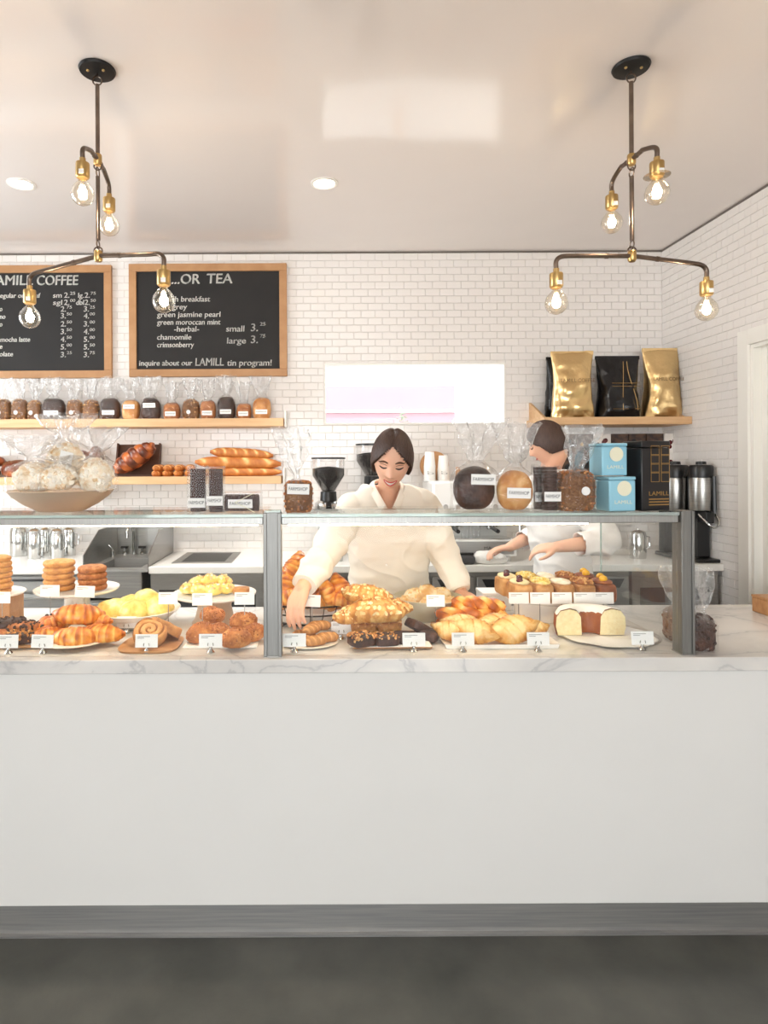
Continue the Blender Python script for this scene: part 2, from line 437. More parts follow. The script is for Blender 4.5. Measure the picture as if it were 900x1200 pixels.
# dark strips painted as the shadow line under the ceiling
M_gap = mat('gap_shade', (120, 112, 106), .8)
struct(MB().b2((XL, YB - .008, ZC - .012), (XR, YB, ZC - .002)).build('shadow_line_1', M_gap), 'thin strip painted as the shadow where back wall meets ceiling', 'shadow_line')
struct(MB().b2((XR - .008, DY0 - 1, ZC - .012), (XR, YB - .008, ZC - .002)).build('shadow_line_2', M_gap), 'thin strip painted as the shadow where side wall meets ceiling', 'shadow_line')

# window
win = struct(thing('window_1', '', '', (0, 0, 0)), 'long low window in the tiled back wall, blown out by daylight', 'window')
f = .012
for nm, lo, hi in (('frame_rail', (WX0, YB - .01, WZ1 - f), (WX1, YB + .1, WZ1)), ('frame_rail', (WX0, YB - .01, WZ0), (WX1, YB + .1, WZ0 + f)),
                   ('frame_stile', (WX0, YB - .01, WZ0 + f), (WX0 + f, YB + .1, WZ1 - f)), ('frame_stile', (WX1 - f, YB - .01, WZ0 + f), (WX1, YB + .1, WZ1 - f))):
    MB().b2(lo, hi).build(nm, M_frame, win)
MB().b2((WX0 + f, YB + .06, WZ0 + f), (WX1 - f, YB + .066, WZ1 - f)).build('pane', M_glass, win)
# outside: pink rendered building, an added white building drawn for the flare, a shrub
M_pink = mat('pink_render', (152, 122, 129), .9, c2=(146, 116, 123), scale=1)
M_wbuild = mat('white_render', (240, 238, 236), .9)
b = thing('building', 'pink rendered building seen through the back window', 'building', (0, 10, 0))
t = P(132 / 3 + 340, 453, 10)
MB().b2((-6, 0, -.02), (2.2, 3, t.z)).build('wall', M_pink, b)
MB().b2((-6, -.06, t.z - .42), (2.2, 0, t.z - .38)).build('ledge', M_wbuild, b)
b = thing('building', 'added white building standing in for flare beyond the pink one', 'building', (0, 11, 0))
MB().b2((2.25, 0, -.02), (9, 3, 2.9)).build('wall', M_wbuild, b)
MB().b2((2.2, -.1, 2.9), (9.1, 3.1, 3.0)).build('roof', M_wbuild, b)
M_leaf = mat('grey_green_leaf', (120, 130, 110), .7)
q = P(470, 498, 8); sh = thing('shrub', 'grey-green shrub outside the back window', 'shrub', (q.x, 8, -.02))
mb = MB(); rr = random.Random(5)
for i in range(260):
    a = rr.random() * 6.28; z = rr.uniform(.9, 2.22); r = .33 * math.sin((z - .7) / 1.55 * math.pi) * rr.random() ** .4
    M = Matrix.Translation((r * math.cos(a), r * math.sin(a), z)) @ Euler((rr.random() * 6, rr.random() * 6, rr.random() * 6)).to_matrix().to_4x4()
    mb.add([(-.02, 0, 0), (0, .008, .03), (0, -.008, .03), (.01, 0, .075)], [(0, 1, 3, 2)], M=M)
o = mb.build('foliage', M_leaf, sh, angle=0); o['kind'] = 'stuff'
MB().tube([(0, 0, 0), (.02, .01, .6), (0, 0, 1.6)], [.04, .03, .015]).build('stem', M_wood, sh)

# door in the side wall
dr = struct(thing('door_1', '', ''), 'white painted door and casing in the tiled side wall', 'door')
cw, cd = .09, .018
MB().b2((XR - cd, DY1, 0), (XR, DY1 + cw, DZ + cw)).build('casing', M_frame, dr, bevel=.003)
MB().b2((XR - cd, DY0 - cw, 0), (XR, DY0, DZ + cw)).build('casing', M_frame, dr, bevel=.003)
MB().b2((XR - cd, DY0, DZ), (XR, DY1, DZ + cw)).build('casing', M_frame, dr, bevel=.003)
MB().b2((XR, DY1 - .02, 0), (XR + .2, DY1, DZ)).build('jamb', M_frame, dr)
MB().b2((XR, DY0, 0), (XR + .2, DY0 + .02, DZ)).build('jamb', M_frame, dr)
MB().b2((XR, DY0 + .02, DZ - .02), (XR + .2, DY1 - .02, DZ)).build('jamb', M_frame, dr)
MB().b2((XR + .05, DY1 - .06, 0), (XR + .075, DY1 - .02, DZ - .02)).build('door_stop', M_frame, dr)
M_door = mat('pale_green_white_door', (226, 228, 216), .4)
leaf = MB().b2((XR + .08, DY0 + .022, .01), (XR + .12, DY1 - .022, DZ - .022)).build('door_leaf', M_door, dr)
MB().tube([(XR + .08, DY0 + .09, 1.0), (XR + .03, DY0 + .09, 1.0), (XR + .03, DY0 + .2, 1.0)], .01).build('handle', M_steel, leaf)

# ------------------------------------------------------------------ service counter
CYF, CYB, CZ = 2.0, 2.745, .91
sc = thing('service_counter', 'long plain white bakery counter with steel kick plate', 'counter', (0, CYF, 0))
pz = P(450, 1060, CYF + .015).z
MB().b2((-2.9, .015, pz), (XR - .02, .035, CZ - .045)).build('front_panel', M_panel, sc, bevel=.002)
MB().b2((-2.9, .06, .002), (XR - .02, CYB - CYF - .04, pz - .002)).build('plinth', M_rubber, sc)
MB().b2((-2.9, .036, pz), (XR - .02, CYB - CYF - .02, CZ - .046)).build('cabinet_body', M_white, sc)
k = MB().b2((-2.9, .045, .006), (XR - .02, .06, pz - .001)).build('kick_plate', M_steelh, sc)
MB().b2((-2.9, .03, .0), (XR - .02, .0449, .006)).build('floor_bead', M_steelh, sc)
tag(MB().b2((-2.9, CYF, CZ - .045), (XR - .012, CYB, CZ)).build('marble_worktop', M_marble, bevel=.003), 'white grey-veined marble worktop on the bakery counter', 'worktop')

# ------------------------------------------------------------------ glass display case
SZ = 1.372                                # top of the glass shelf
def post(px0, px1, y, double):
    a = P(px0, 768, y).x; b_ = P(px1, 768, y).x
    return a, b_
a0, a1 = P(309, 700, CYF + .03).x, P(330, 700, CYF + .03).x
r0, r1 = P(797, 700, CYF + .03).x, P(812.5, 700, CYF + .03).x
def make_post(x0, x1, groove, label, capm=True):
    t = thing('case_post', label, 'post', ((x0 + x1) / 2, CYF + .05, CZ))
    h = SZ - CZ + .004; W = x1 - x0
    m = MB()
    m.box((0, 0, h / 2), (W * .62, .05, h))
    m.build('web', M_post, t)
    for s in (-1, 1):
        MB().box((s * W * .4, -.002, h / 2), (W * .2, .056, h)).build('flange', M_post, t, bevel=.0015)
    if capm: MB().box((0, 0, h + .004), (W * .9, .05, .006)).build('glass_cap', M_glassedge, t)
    MB().box((0, 0, .002), (W * 1.02, .06, .004)).build('foot_plate', M_alu, t)
    return t
make_post(a0, a1, True, 'wide grooved aluminium post between the two glass display cases')
make_post(r0, r1, False, 'narrow aluminium post at the right end of the display case', False)
def make_case(x0, x1, label, endpane):
    t = thing('display_case', label, 'display case', (0, CYF, 0))
    y0, y1 = .03, .40
    MB().b2((x0, y0 - .005, SZ - .01), (x1, y1, SZ)).build('shelf_glass', M_glass, t)
    MB().b2((x0, y0 - .006, SZ - .01), (x1, y0 - .005, SZ)).build('shelf_glass_edge', M_glassedge, t)
    r = MB().b2((x0, y0, SZ - .034), (x1, y0 + .03, SZ - .0105)).build('front_rail', M_alu, t, bevel=.002)
    MB().b2((x0, y1 - .03, SZ - .03), (x1, y1, SZ - .0105)).build('rear_rail', M_alu, t, bevel=.002)
    led = MB().b2((x0 + .02, y0 + .032, SZ - .041), (x1 - (.28 if endpane else .02), y0 + .05, SZ - .036)).build('light_strip', M_led, t)
    MB().b2((x0 + .02, y0 + .0305, SZ - .0355), (x1 - (.27 if endpane else .02), y0 + .066, SZ - .0335)).build('added_light_shield', M_alu, t)  # plate added to stop the strip lighting things above the shelf
    MB().b2((x0, y0 + .008, CZ + .001), (x1, y0 + .014, SZ - .0345)).build('front_pane', M_glass, t)
    if endpane:
        MB().b2((r1 + .002, y0 - .01, CZ + .001), (r1 + .008, .70, SZ - .02)).build('end_pane', M_glass, t)
        MB().b2((r1 + .002, .7005, CZ + .001), (r1 + .008, .703, SZ - .02)).build('end_pane_edge', M_glassedge, t)
    return t
make_case(-2.85, a0 - .001, 'glass display case full of pastries beside the big bowl', False)
make_case(a1 + .001, r0 - .004, 'glass display case in front of the leaning woman', True)
# ------------------------------------------------------------------ pendant mobiles
def smooth_path(pts, n=6):
    pts = [Vector(p) for p in pts]; out = []
    for i in range(len(pts) - 1):
        p0 = pts[max(i - 1, 0)]; p1 = pts[i]; p2 = pts[i + 1]; p3 = pts[min(i + 2, len(pts) - 1)]
        for k in range(n):
            t = k / n
            out.append(.5 * ((2 * p1) + (p2 - p0) * t + (2 * p0 - 5 * p1 + 4 * p2 - p3) * t * t + (3 * p1 - p0 - 3 * p2 + p3) * t ** 3))
    out.append(pts[-1]); return out
def ring(c, R, r, axis='Y', seg=14):
    pts = []
    for k in range(seg):
        a = 2 * math.pi * k / seg
        pts.append(Vector(c) + (Vector((R * math.cos(a), 0, R * math.sin(a))) if axis == 'Y' else Vector((0, R * math.cos(a), R * math.sin(a)))))
    return MB().tube(pts, r, 6, True)
SOCK = MB().lathe([(0, .062), (.011, .062), (.011, .046), (.024, .044), (.025, .04), (.025, -.006), (.022, -.01), (.02, -.012), (0, -.012)], 18).mesh('socket')
BULB = MB().lathe([(.013, -.008), (.014, -.02), (.024, -.030), (.037, -.047), (.0425, -.067), (.041, -.08), (.036, -.091), (.025, -.103), (.011, -.1095), (0, -.111)], 22).mesh('bulb')
FIL = MB().ell((0, 0, -.066), (.016, .016, .019), 12, 8).mesh('filament_glow')  # enlarged well past a filament to draw the bulb's glow
STEMM = MB().lathe([(0, -.01), (.008, -.012), (.006, -.04), (.003, -.052), (0, -.053)], 8).mesh('bulb_stem')
DISC = MB().lathe([(.022, -.002), (.045, -.004), (.046, -.006), (.022, -.005)], 24).mesh('reflector')
def pendant(cpx, cpy, hubs, bulbs, label, extra_disc):
    c = P(cpx, cpy, 2.43)
    t = thing('pendant_lamp', label, 'pendant lamp', (c.x, c.y, ZC))
    O = Vector((c.x, c.y, ZC))
    MB().lathe([(0, 0), (.068, 0), (.07, -.004), (.066, -.012), (.03, -.016), (0, -.018)], 32).build('ceiling_canopy', M_blackmetal, t)
    for sx in (-1, 1): MB().ell((sx * .03, -.02, -.016), .006, 8, 6).build('screw', M_brass, t)
    ring((0, 0, -.045), .018, .003, 'Y').build('link', M_bronze, t)
    MB().tube([(0, 0, -.012), (0, 0, -.03)], .004).build('hook', M_bronze, t)
    h1 = Vector((0, 0, P(cpx, hubs[0], 2.43).z - ZC)); h2 = Vector((0, 0, P(cpx, hubs[1], 2.43).z - ZC))
    MB().tube([(0, 0, -.06), h1 + Vector((0, 0, .02))], .0085, 10).build('rod', M_bronze, t)
    ring(h1 + Vector((0, 0, -.05)), .018, .003, 'X').build('link', M_bronze, t)
    ring(h1 + Vector((0, 0, -.026)), .015, .003, 'Y').build('link', M_bronze, t)
    MB().tube([h1 + Vector((0, 0, -.066)), h2 + Vector((0, 0, .06))], .0085, 10).build('rod', M_bronze, t)
    ring(h2 + Vector((0, 0, .044)), .016, .003, 'X').build('link', M_bronze, t)
    ring(h2 + Vector((0, 0, .02)), .016, .003, 'Y').build('link', M_bronze, t)
    k = 0
    for hi, h in enumerate((h1, h2)):
        MB().lathe([(0, .02), (.014, .02), (.016, .016), (.016, -.016), (.012, -.022), (0, -.022)], 14, c=h).build('hub', M_brass, t)
        for b in bulbs[2 * hi:2 * hi + 2]:
            B = P(*b) - O                                  # bulb centre
            S0 = B + Vector((0, 0, .074))                  # socket base
            top = S0 + Vector((0, 0, .06))
            flat = Vector((top.x - h.x, top.y - h.y, 0)); Ln = flat.length; flat.normalize()
            rise = top.z + .055
            e1 = Vector((h.x, h.y, 0)) + flat * (Ln - .075) + Vector((0, 0, rise + (.012 if hi == 0 else 0)))
            e2 = Vector((h.x, h.y, 0)) + flat * (Ln - .022) + Vector((0, 0, rise - .006))
            arm = MB().tube(smooth_path([h, h + (e1 - h) * .35, e1 - (e1 - h) * .15, e1, e2, Vector((top.x, top.y, top.z + .03)), top], 5), .009, 10).build('arm', M_bronze, t)
            MB().tube([h + (e1 - h) * .42, h + (e1 - h) * .46], .0108, 10).build('arm_collar', M_bronze, arm)
            s = obj('socket', SOCK, M_brass, t, S0)
            MB().box((.004, -.0255, .004), (.018, .001, .016)).build('sticker', M_paper, s)
            g = obj('bulb', BULB, M_bulb, t, S0)
            obj('filament_glow', FIL, M_fil, g); obj('bulb_stem', STEMM, M_bulb, g)
            k += 1
            if extra_disc == k: obj('reflector', DISC, M_bulb, s)
    return t
pendant(114, 80, (187, 300), [(97, 229, 2.29), (128, 266, 2.585), (35, 374, 2.56), (192, 355, 2.30)], 'bronze pendant lamp with four globe bulbs hanging before the chalkboards', 0)
pendant(739.5, 80, (187, 300), [(717, 263, 2.585), (770, 228, 2.29), (652, 357, 2.37), (828, 365, 2.49)], 'bronze pendant lamp with four globe bulbs above the coffee sacks', 2)

# recessed downlights
for px, py, lab in ((25, 216, 'round recessed downlight left of the first pendant lamp'), (380, 215, 'round recessed downlight in the middle of the ceiling')):
    c = G(px, py, ZC - .002)
    t = thing('recessed_downlight', lab, 'downlight', (c.x, c.y, ZC))
    MB().lathe([(.062, 0), (.075, 0), (.075, -.004), (.06, -.007), (.056, -.002)], 28).build('trim_ring', M_white, t)
    MB().lathe([(0, -.002), (.056, -.002), (.056, -.0005), (0, -.0005)], 24).build('lens', M_can, t)
    l = bpy.data.lights.new('downlight', 'SPOT'); l.energy = 95; l.color = (1, .97, .93); l.spot_size = 1.7; l.spot_blend = .8; l.shadow_soft_size = .05
    o = bpy.data.objects.new('downlight_beam', l); COL.objects.link(o); o.parent = t; o.location = (0, 0, -.02)

# ------------------------------------------------------------------ chalkboards
def board(px0, px1, py0, py1, label):
    a = P(px0, py1, YB - .02); b_ = P(px1, py0, YB - .02)
    t = thing('chalkboard', label, 'chalkboard', (0, YB - .007, 0))
    fw = .054
    MB().b2((a.x + fw * .8, -.016, a.z + fw * .8), (b_.x - fw * .8, -.004, b_.z - fw * .8)).build('panel', M_board, t)
    for lo, hi in (((a.x, a.z), (b_.x, a.z + fw)), ((a.x, b_.z - fw), (b_.x, b_.z)), ((a.x, a.z + fw), (a.x + fw, b_.z - fw)), ((b_.x - fw, a.z + fw), (b_.x, b_.z - fw))):
        MB().b2((lo[0], -.03, lo[1]), (hi[0], 0, hi[1])).build('frame_rail', M_oakframe, t, bevel=.003)
    return t
def chalk(t, s, px0, px1, pyb, cap, bold=.0011):
    D = YB - .026
    a = P(px0, pyb, D)
    b_ = P(px1, pyb, D)
    lettering(s, M_chalk, t, a.x, b_.x, a.z, cap * S(D), -.0175, slant=.06, bold=bold)
t = board(-62, 131, 311, 444, 'oak-framed chalkboard coffee menu with two columns of prices')
chalk(t, 'LAMILL', -13, 38, 334, 11.5, .002); chalk(t, 'COFFEE', 43, 91, 334, 11.5, .002)
chalk(t, 'regular or decaf', -3, 47, 349, 5.5)
for i, (s, x1) in enumerate((('o', 2.5), ('no', 6), ('o', 2.5), (None, 0), ('mocha latte', 35), ('e', 2.5), ('olate', 15))):
    if s: chalk(t, s, x1 - len(s) * 3.15, x1, (364.5, 373.5, 382.5, 0, 400.5, 408.5, 417.5)[i], 5.5)
rows = [('2', '25', '2', '75'), ('2', '00', '2', '50'), ('2', '75', '3', '25'), ('3', '50', '4', '00'), ('2', '50', '3', '00'), ('3', '50', '4', '00'), ('4', '50', '5', '00'), ('5', '00', '5', '50'), ('3', '25', '3', '75')]
ys = [348.8, 357.2, 365, 373, 382.5, 391.5, 400.5, 409.5, 418.5]
for i, (a, b_, c, d) in enumerate(rows):
    o = 4 if i < 2 else 0
    chalk(t, a + '.', 71 + o, 77 + o, ys[i], 6.2); chalk(t, b_, 78 + o, 84 + o, ys[i] - 3.5, 3.5, .0006)
    o = 1 if i < 2 else 0
    chalk(t, c + '.', 98 + o, 104 + o, ys[i], 6.2); chalk(t, d, 105 + o, 111 + o, ys[i] - 3.5, 3.5, .0006)
chalk(t, 'sm', 62, 72, 348.8, 5.8); chalk(t, 'lg.', 91.5, 98, 348.8, 5.8)
chalk(t, 'sgl', 62, 72.5, 357.2, 5.8); chalk(t, 'dbl', 89, 98, 357.2, 5.8)
t = board(152, 336, 309, 442, 'oak-framed chalkboard tea menu beside the window')
chalk(t, '...OR', 201, 234, 332.5, 11.5, .002); chalk(t, 'TEA', 242, 272, 332, 11.5, .002)
for s, x0, x1, y in (('english breakfast', 184, 246, 353.5), ('earl grey', 184, 219, 362.5), ('green jasmine pearl', 184, 258, 371.5), ('green moroccan mint', 184, 258, 380.5), ('-herbal-', 204, 233, 388.5), ('chamomile', 184, 224, 398), ('crimsonberry', 184, 227, 407)):
    chalk(t, s, x0, x1, y, 6.2)
chalk(t, 'small', 265, 286, 388.5, 7); chalk(t, 'large', 266, 288, 402.5, 7)
chalk(t, '3.', 294, 302, 388, 9); chalk(t, '25', 304.5, 311, 381.5, 4, .0006)
chalk(t, '3.', 294, 302, 402, 9); chalk(t, '75', 304.5, 311, 395.5, 4, .0006)
for s, x0, x1, c in (('inquire about our', 163, 225, 6.3), ('LAMILL', 229, 262, 9), ('tin program!', 266, 318, 7)):
    chalk(t, s, x0, x1, 428.5, c)

# ------------------------------------------------------------------ wall shelves
def shelf(x0, x1, zt, th, yf, label, wall_end=None):
    t = thing('wall_shelf', label, 'shelf', (0, YB - .007, zt))
    MB().b2((x0, yf - YB, -th), (x1, 0, 0)).build('board', M_oak, t, bevel=.002)
    return t
SHF = 4.30
zu = P(200, 490.5, SHF).z; zl = P(200, 558.5, SHF).z
SHU = shelf(-2.9, P(332, 490, SHF).x, zu, .057, SHF, 'upper oak shelf lined with bagged breads below the chalkboards')
SHL = shelf(-2.9, P(329.5, 560, SHF).x, zl, .053, SHF, 'lower oak shelf holding baguettes and loose loaves')
for t, px in ((SHU, 333), (SHL, 331)):
    x = P(px, 500, SHF).x
    MB().b2((x, -.20, -.057), (x + .012, 0, .055)).build('end_bracket', M_frame, t, bevel=.002)
SRF = 4.17
zr = P(720, 488.5, SRF).z
SHR = shelf(P(637.5, 490, SRF).x, XR - .008, zr, .05, SRF, 'oak shelf in the corner holding foil coffee sacks')
for x in (P(637.5, 490, SRF).x + .02, XR - .03):
    MB().add([(x, -.3, 0), (x, 0, 0), (x, 0, .13), (x + .018, -.3, 0), (x + .018, 0, 0), (x + .018, 0, .13)], [(0, 1, 2), (5, 4, 3), (0, 3, 4, 1), (1, 4, 5, 2), (2, 5, 3, 0)]).build('end_bracket', M_oak, SHR, angle=20)
# ------------------------------------------------------------------ bakery shapes
C_gold = crust('croissant_crust', [(244, 192, 104), (226, 146, 58), (190, 100, 34), (146, 72, 26)], .38, 60, .3, .4, .25)
C_bread = crust('bread_crust', [(240, 200, 140), (206, 142, 78), (160, 92, 44)], .55, 30, .4, .4)
C_bag = crust('baguette_crust', [(244, 208, 142), (214, 142, 72), (176, 98, 44)], .5, 30, .3, .4)
C_dark = crust('dark_loaf', [(92, 56, 38), (60, 36, 26), (34, 22, 18)], .55, 50, .5, .6)
C_rye = crust('seeded_loaf', [(176, 134, 92), (128, 86, 52), (84, 52, 32)], .7, 160, .7, .9)
C_braid = crust('braided_loaf', [(190, 104, 48), (136, 62, 30), (84, 36, 20)], .35, 30, .3, .3, .4)
C_cookie = crust('sugar_cookie', [(244, 208, 144), (216, 156, 84), (164, 98, 44)], .7, 48, .75, 1.0)
C_cookied = crust('spiced_cookie', [(228, 176, 120), (180, 112, 64), (124, 68, 36)], .75, 60, .75, 1.0)
C_lemon = crust('lemon_icing', [(255, 246, 206), (248, 222, 128), (220, 172, 62)], .5, 45, .6, .9)
C_bun = crust('sugared_bun', [(226, 166, 96), (190, 118, 58), (142, 78, 36)], .6, 110, .5, .8)
C_almond = crust('almond_crust', [(244, 204, 130), (208, 144, 70), (154, 88, 38)], .55, 90, .5, .6)
C_meringue = crust('meringue', [(252, 244, 226), (244, 222, 180), (222, 170, 100)], .6, 40, .4, .4)
C_flaky = crust('flaky_turnover', [(244, 214, 156), (222, 166, 90), (170, 104, 46)], .5, 60, .4, .5, .15)
C_choc = crust('chocolate', [(92, 56, 40), (64, 38, 28), (40, 24, 20)], .55, 80, .5, .6)
C_rug = crust('rolled_pastry', [(226, 176, 116), (200, 144, 84), (160, 104, 56)], .6, 60, .4, .5)
C_crumb = crust('cake_crumb', [(252, 242, 208), (246, 228, 178), (234, 206, 146)], .8, 90, .6, .7)
C_cake = crust('cake_crust', [(196, 120, 62), (156, 86, 44), (112, 58, 32)], .6, 60, .4, .4)
C_cream = crust('whipped_cream', [(255, 250, 238), (250, 238, 214), (238, 216, 176)], .5, 40, .3, .3)
C_nut = crust('chopped_nuts', [(244, 206, 140), (204, 140, 74), (140, 84, 44)], .7, 120, .6, .7)
C_flake = crust('almond_flakes', [(255, 240, 200), (250, 222, 160), (226, 176, 104)], .5, 80, .5, .2)
M_berry = mat('dark_berry', (104, 30, 34), .25, c2=(60, 20, 30), scale=40)
M_yberry = mat('yellow_berry', (246, 186, 34), .35)
M_fig = mat('dark_fruit', (52, 36, 34), .4)
M_sugar = mat('icing_sugar', (250, 244, 234), .8)
M_popcorn = crust('rocky_white_confection', [(255, 252, 244), (252, 242, 222), (228, 192, 140)], .6, 90, .5, .7)

def blob(rx, ry, rz, seed=0, amp=.12, fr=22, flat=.35, seg=22, rings=14, boxy=0, fine=0):
    mb = MB(); vs = []; ts = []
    prof = [(max(0, math.sin(math.pi * k / rings)), -math.cos(math.pi * k / rings)) for k in range(rings + 1)]
    prof[0] = (0, -1); prof[-1] = (0, 1)
    m0 = MB().lathe(prof, seg)
    for p in m0.v:
        if boxy:
            e = 1 - boxy
            p = Vector([math.copysign(abs(c) ** e, c) for c in p])
        q = Vector((p.x * rx, p.y * ry, p.z * rz))
        n = N3(q, fr, seed)
        n2 = N3(q, fr * 3.1, seed + 4)
        q = q * (1 + amp * n + fine * n2)
        zb = -rz * (1 - flat)
        if q.z < zb: q.z = zb + (q.z - zb) * .08
        vs.append(q - Vector((0, 0, zb))); ts.append(min(1, max(0, .5 + .6 * n + .35 * n2 + .15 * p.z)))
    zmin = min(v.z for v in vs)
    vs = [v - Vector((0, 0, zmin)) for v in vs]
    return mb.add(vs, m0.f, ts)
def pillow(R, h, seed=0, amp=.05, p=2.5, seg=30, rings=8, edge=.25, topf=None, tonef=None):
    """puffed piece with outline R(angle), flat bottom"""
    vs = [(0, 0, 0)]; ts = [.6]; fs = []
    rows = []
    for k in range(1, rings + 1):
        f = k / rings; row = []
        for i in range(seg):
            a = 2 * math.pi * i / seg; r = R(a) * f
            x, y = r * math.cos(a), r * math.sin(a)
            z = h * (edge + (1 - edge) * (1 - f ** p) ** .6) if f < 1 else h * edge * .6
            n = N3((x, y, 0), 30, seed)
            z *= 1 + amp * n * 3
            if topf: z += topf(x, y, f, a)
            row.append(len(vs)); vs.append((x * (1 + amp * n), y * (1 + amp * n), z)); ts.append(tonef(x, y, f, a) if tonef else min(1, max(0, .35 + .4 * f + .5 * n)))
        rows.append(row)
    z0 = h * (edge + (1 - edge)); vs[0] = (0, 0, z0 + (topf(0, 0, 0, 0) if topf else 0))
    last = []
    for i in rows[-1]:
        v = vs[i]; last.append(len(vs)); vs.append((v[0] * .97, v[1] * .97, 0)); ts.append(.8)
    rows.append(last)
    for i in range(seg): fs.append((0, rows[0][i], rows[0][(i + 1) % seg]))
    for A, B in zip(rows, rows[1:]):
        for i in range(seg): j = (i + 1) % seg; fs.append((A[i], B[i], B[j], A[j]))
    fs.append(tuple(reversed(last)))
    return MB().add(vs, fs, ts)
def croissant(L=.15, R=.036, bend=.03, seed=0, nb=4, seg=16, rows=37):
    vs = []; ts = []; fs = []
    for i in range(rows):
        t = -1 + 2 * i / (rows - 1); u = abs(t)
        band = (u + .12) * nb; saw = band - math.floor(band)
        env = max(0.08, (1 - u ** 2.1)) ** .62
        step = 1 + .14 * (1 - saw) - .05
        r = R * env * step
        c = Vector((L / 2 * t, bend * t * t, 0))
        tan = Vector((L / 2, 2 * bend * t, 0)).normalized(); nrm = Vector((-tan.y, tan.x, 0))
        for k in range(seg):
            a = 2 * math.pi * k / seg
            q = c + nrm * r * math.cos(a) * 1.12 + Vector((0, 0, 1)) * r * math.sin(a)
            n = N3(q, 45, seed)
            q += (nrm * math.cos(a) + Vector((0, 0, math.sin(a)))) * r * .12 * n
            if q.z < -R * .55: q.z = -R * .55
            vs.append(q + Vector((0, 0, R * .55))); ts.append(min(1, max(0, .14 + .5 * (1 - saw) ** 1.5 + .5 * n + .12 * math.sin(a) + .1 * u)))
    for i in range(rows - 1):
        for k in range(seg):
            l = (k + 1) % seg; fs.append((i * seg + k, (i + 1) * seg + k, (i + 1) * seg + l, i * seg + l))
    fs.append(tuple(range(seg))); fs.append(tuple((rows - 1) * seg + k for k in range(seg - 1, -1, -1)))
    return MB().add(vs, fs, ts)
def baguette(L, R, seed=0, slashes=5, seg=14, rows=50):
    vs = []; ts = []; fs = []
    for i in range(rows):
        t = -1 + 2 * i / (rows - 1)
        env = max(.1, 1 - abs(t) ** 3.2) ** .55
        for k in range(seg):
            a = 2 * math.pi * k / seg
            s = math.sin(slashes * math.pi * (t + .22 * math.cos(a)) + seed)
            cut = max(0, s) ** 2 * max(0, math.sin(a) * .7 + .3 - .3 * math.cos(a))
            r = R * env * (1 + .06 * N3((t * 9, a, 0), 1, seed) - .09 * cut)
            vs.append((L / 2 * t, r * math.cos(a) * 1.15, max(-R * .75, r * math.sin(a)) + R * .75)); ts.append(min(1, max(0, .75 - .75 * cut + .2 * N3((t * 14, a * 2, 0), 1, seed))))
    for i in range(rows - 1):
        for k in range(seg):
            l = (k + 1) % seg; fs.append((i * seg + k, (i + 1) * seg + k, (i + 1) * seg + l, i * seg + l))
    fs.append(tuple(range(seg))); fs.append(tuple((rows - 1) * seg + k for k in range(seg - 1, -1, -1)))
    return MB().add(vs, fs, ts)
def cookie(R, h, seed=0, seg=26):
    ts = [.6, .8, .75, .4, .3, .4, .45]
    def jig(q, a, k):
        n = N3((q.x, q.y, k * .004), 26, seed); return Vector((q.x * (1 + .05 * n), q.y * (1 + .05 * n), q.z + h * .12 * n * (1 if k > 2 else 0)))
    return MB().lathe([(0, 0), (R * .93, 0), (R, h * .35), (R * .97, h * .7), (R * .8, h * .95), (R * .4, h), (0, h)], seg, jig=jig, ts=ts)
def flakes(base, n, size, seed=0, up=.1, lift=.002, thick=False):
    """small flat pieces strewn over the upper faces of a shape"""
    r = random.Random(seed); out = MB()
    me = base.mesh('tmp', 0); pl = [p for p in me.polygons if p.normal.z > up]
    for i in range(n):
        p = r.choice(pl); q = p.center + p.normal * lift
        M = Matrix.Translation(q) @ p.normal.to_track_quat('Z', 'Y').to_matrix().to_4x4() @ Euler((r.gauss(0, .35), r.gauss(0, .35), r.random() * 6.3)).to_matrix().to_4x4()
        s = size * r.uniform(.6, 1.2)
        t0 = r.random()
        if thick: out.add([(-s, -s * .7, -s * .5), (s, -s * .6, -s * .5), (s * .8, s * .8, -s * .5), (-s * .7, s * .7, -s * .5), (-.6 * s, -.5 * s, s * .5), (.7 * s, -.4 * s, s * .4), (.5 * s, .5 * s, s * .6), (-.5 * s, .4 * s, s * .5)], [(4, 5, 6, 7), (0, 1, 5, 4), (1, 2, 6, 5), (2, 3, 7, 6), (3, 0, 4, 7)], [t0] * 8, M)
        else: out.add([(-s, 0, 0), (-s * .4, -s * .6, .0006), (s * .6, -s * .5, 0), (s, .1 * s, .0008), (s * .3, s * .6, 0), (-s * .5, s * .5, .0005)], [(0, 1, 2, 3, 4, 5)], [t0] * 6, M)
    bpy.data.meshes.remove(me)
    return out

def food(name, mesh, m, label, cat, group, loc, rot=(0, 0, 0), scale=None):
    o = obj(name, mesh, m, None, loc, rot, 0, scale)
    return tag(o, label, cat, group)
def topped(o, mesh, m, name='topping'):
    c = obj(name, mesh, m, o); c['kind'] = 'stuff'; return c

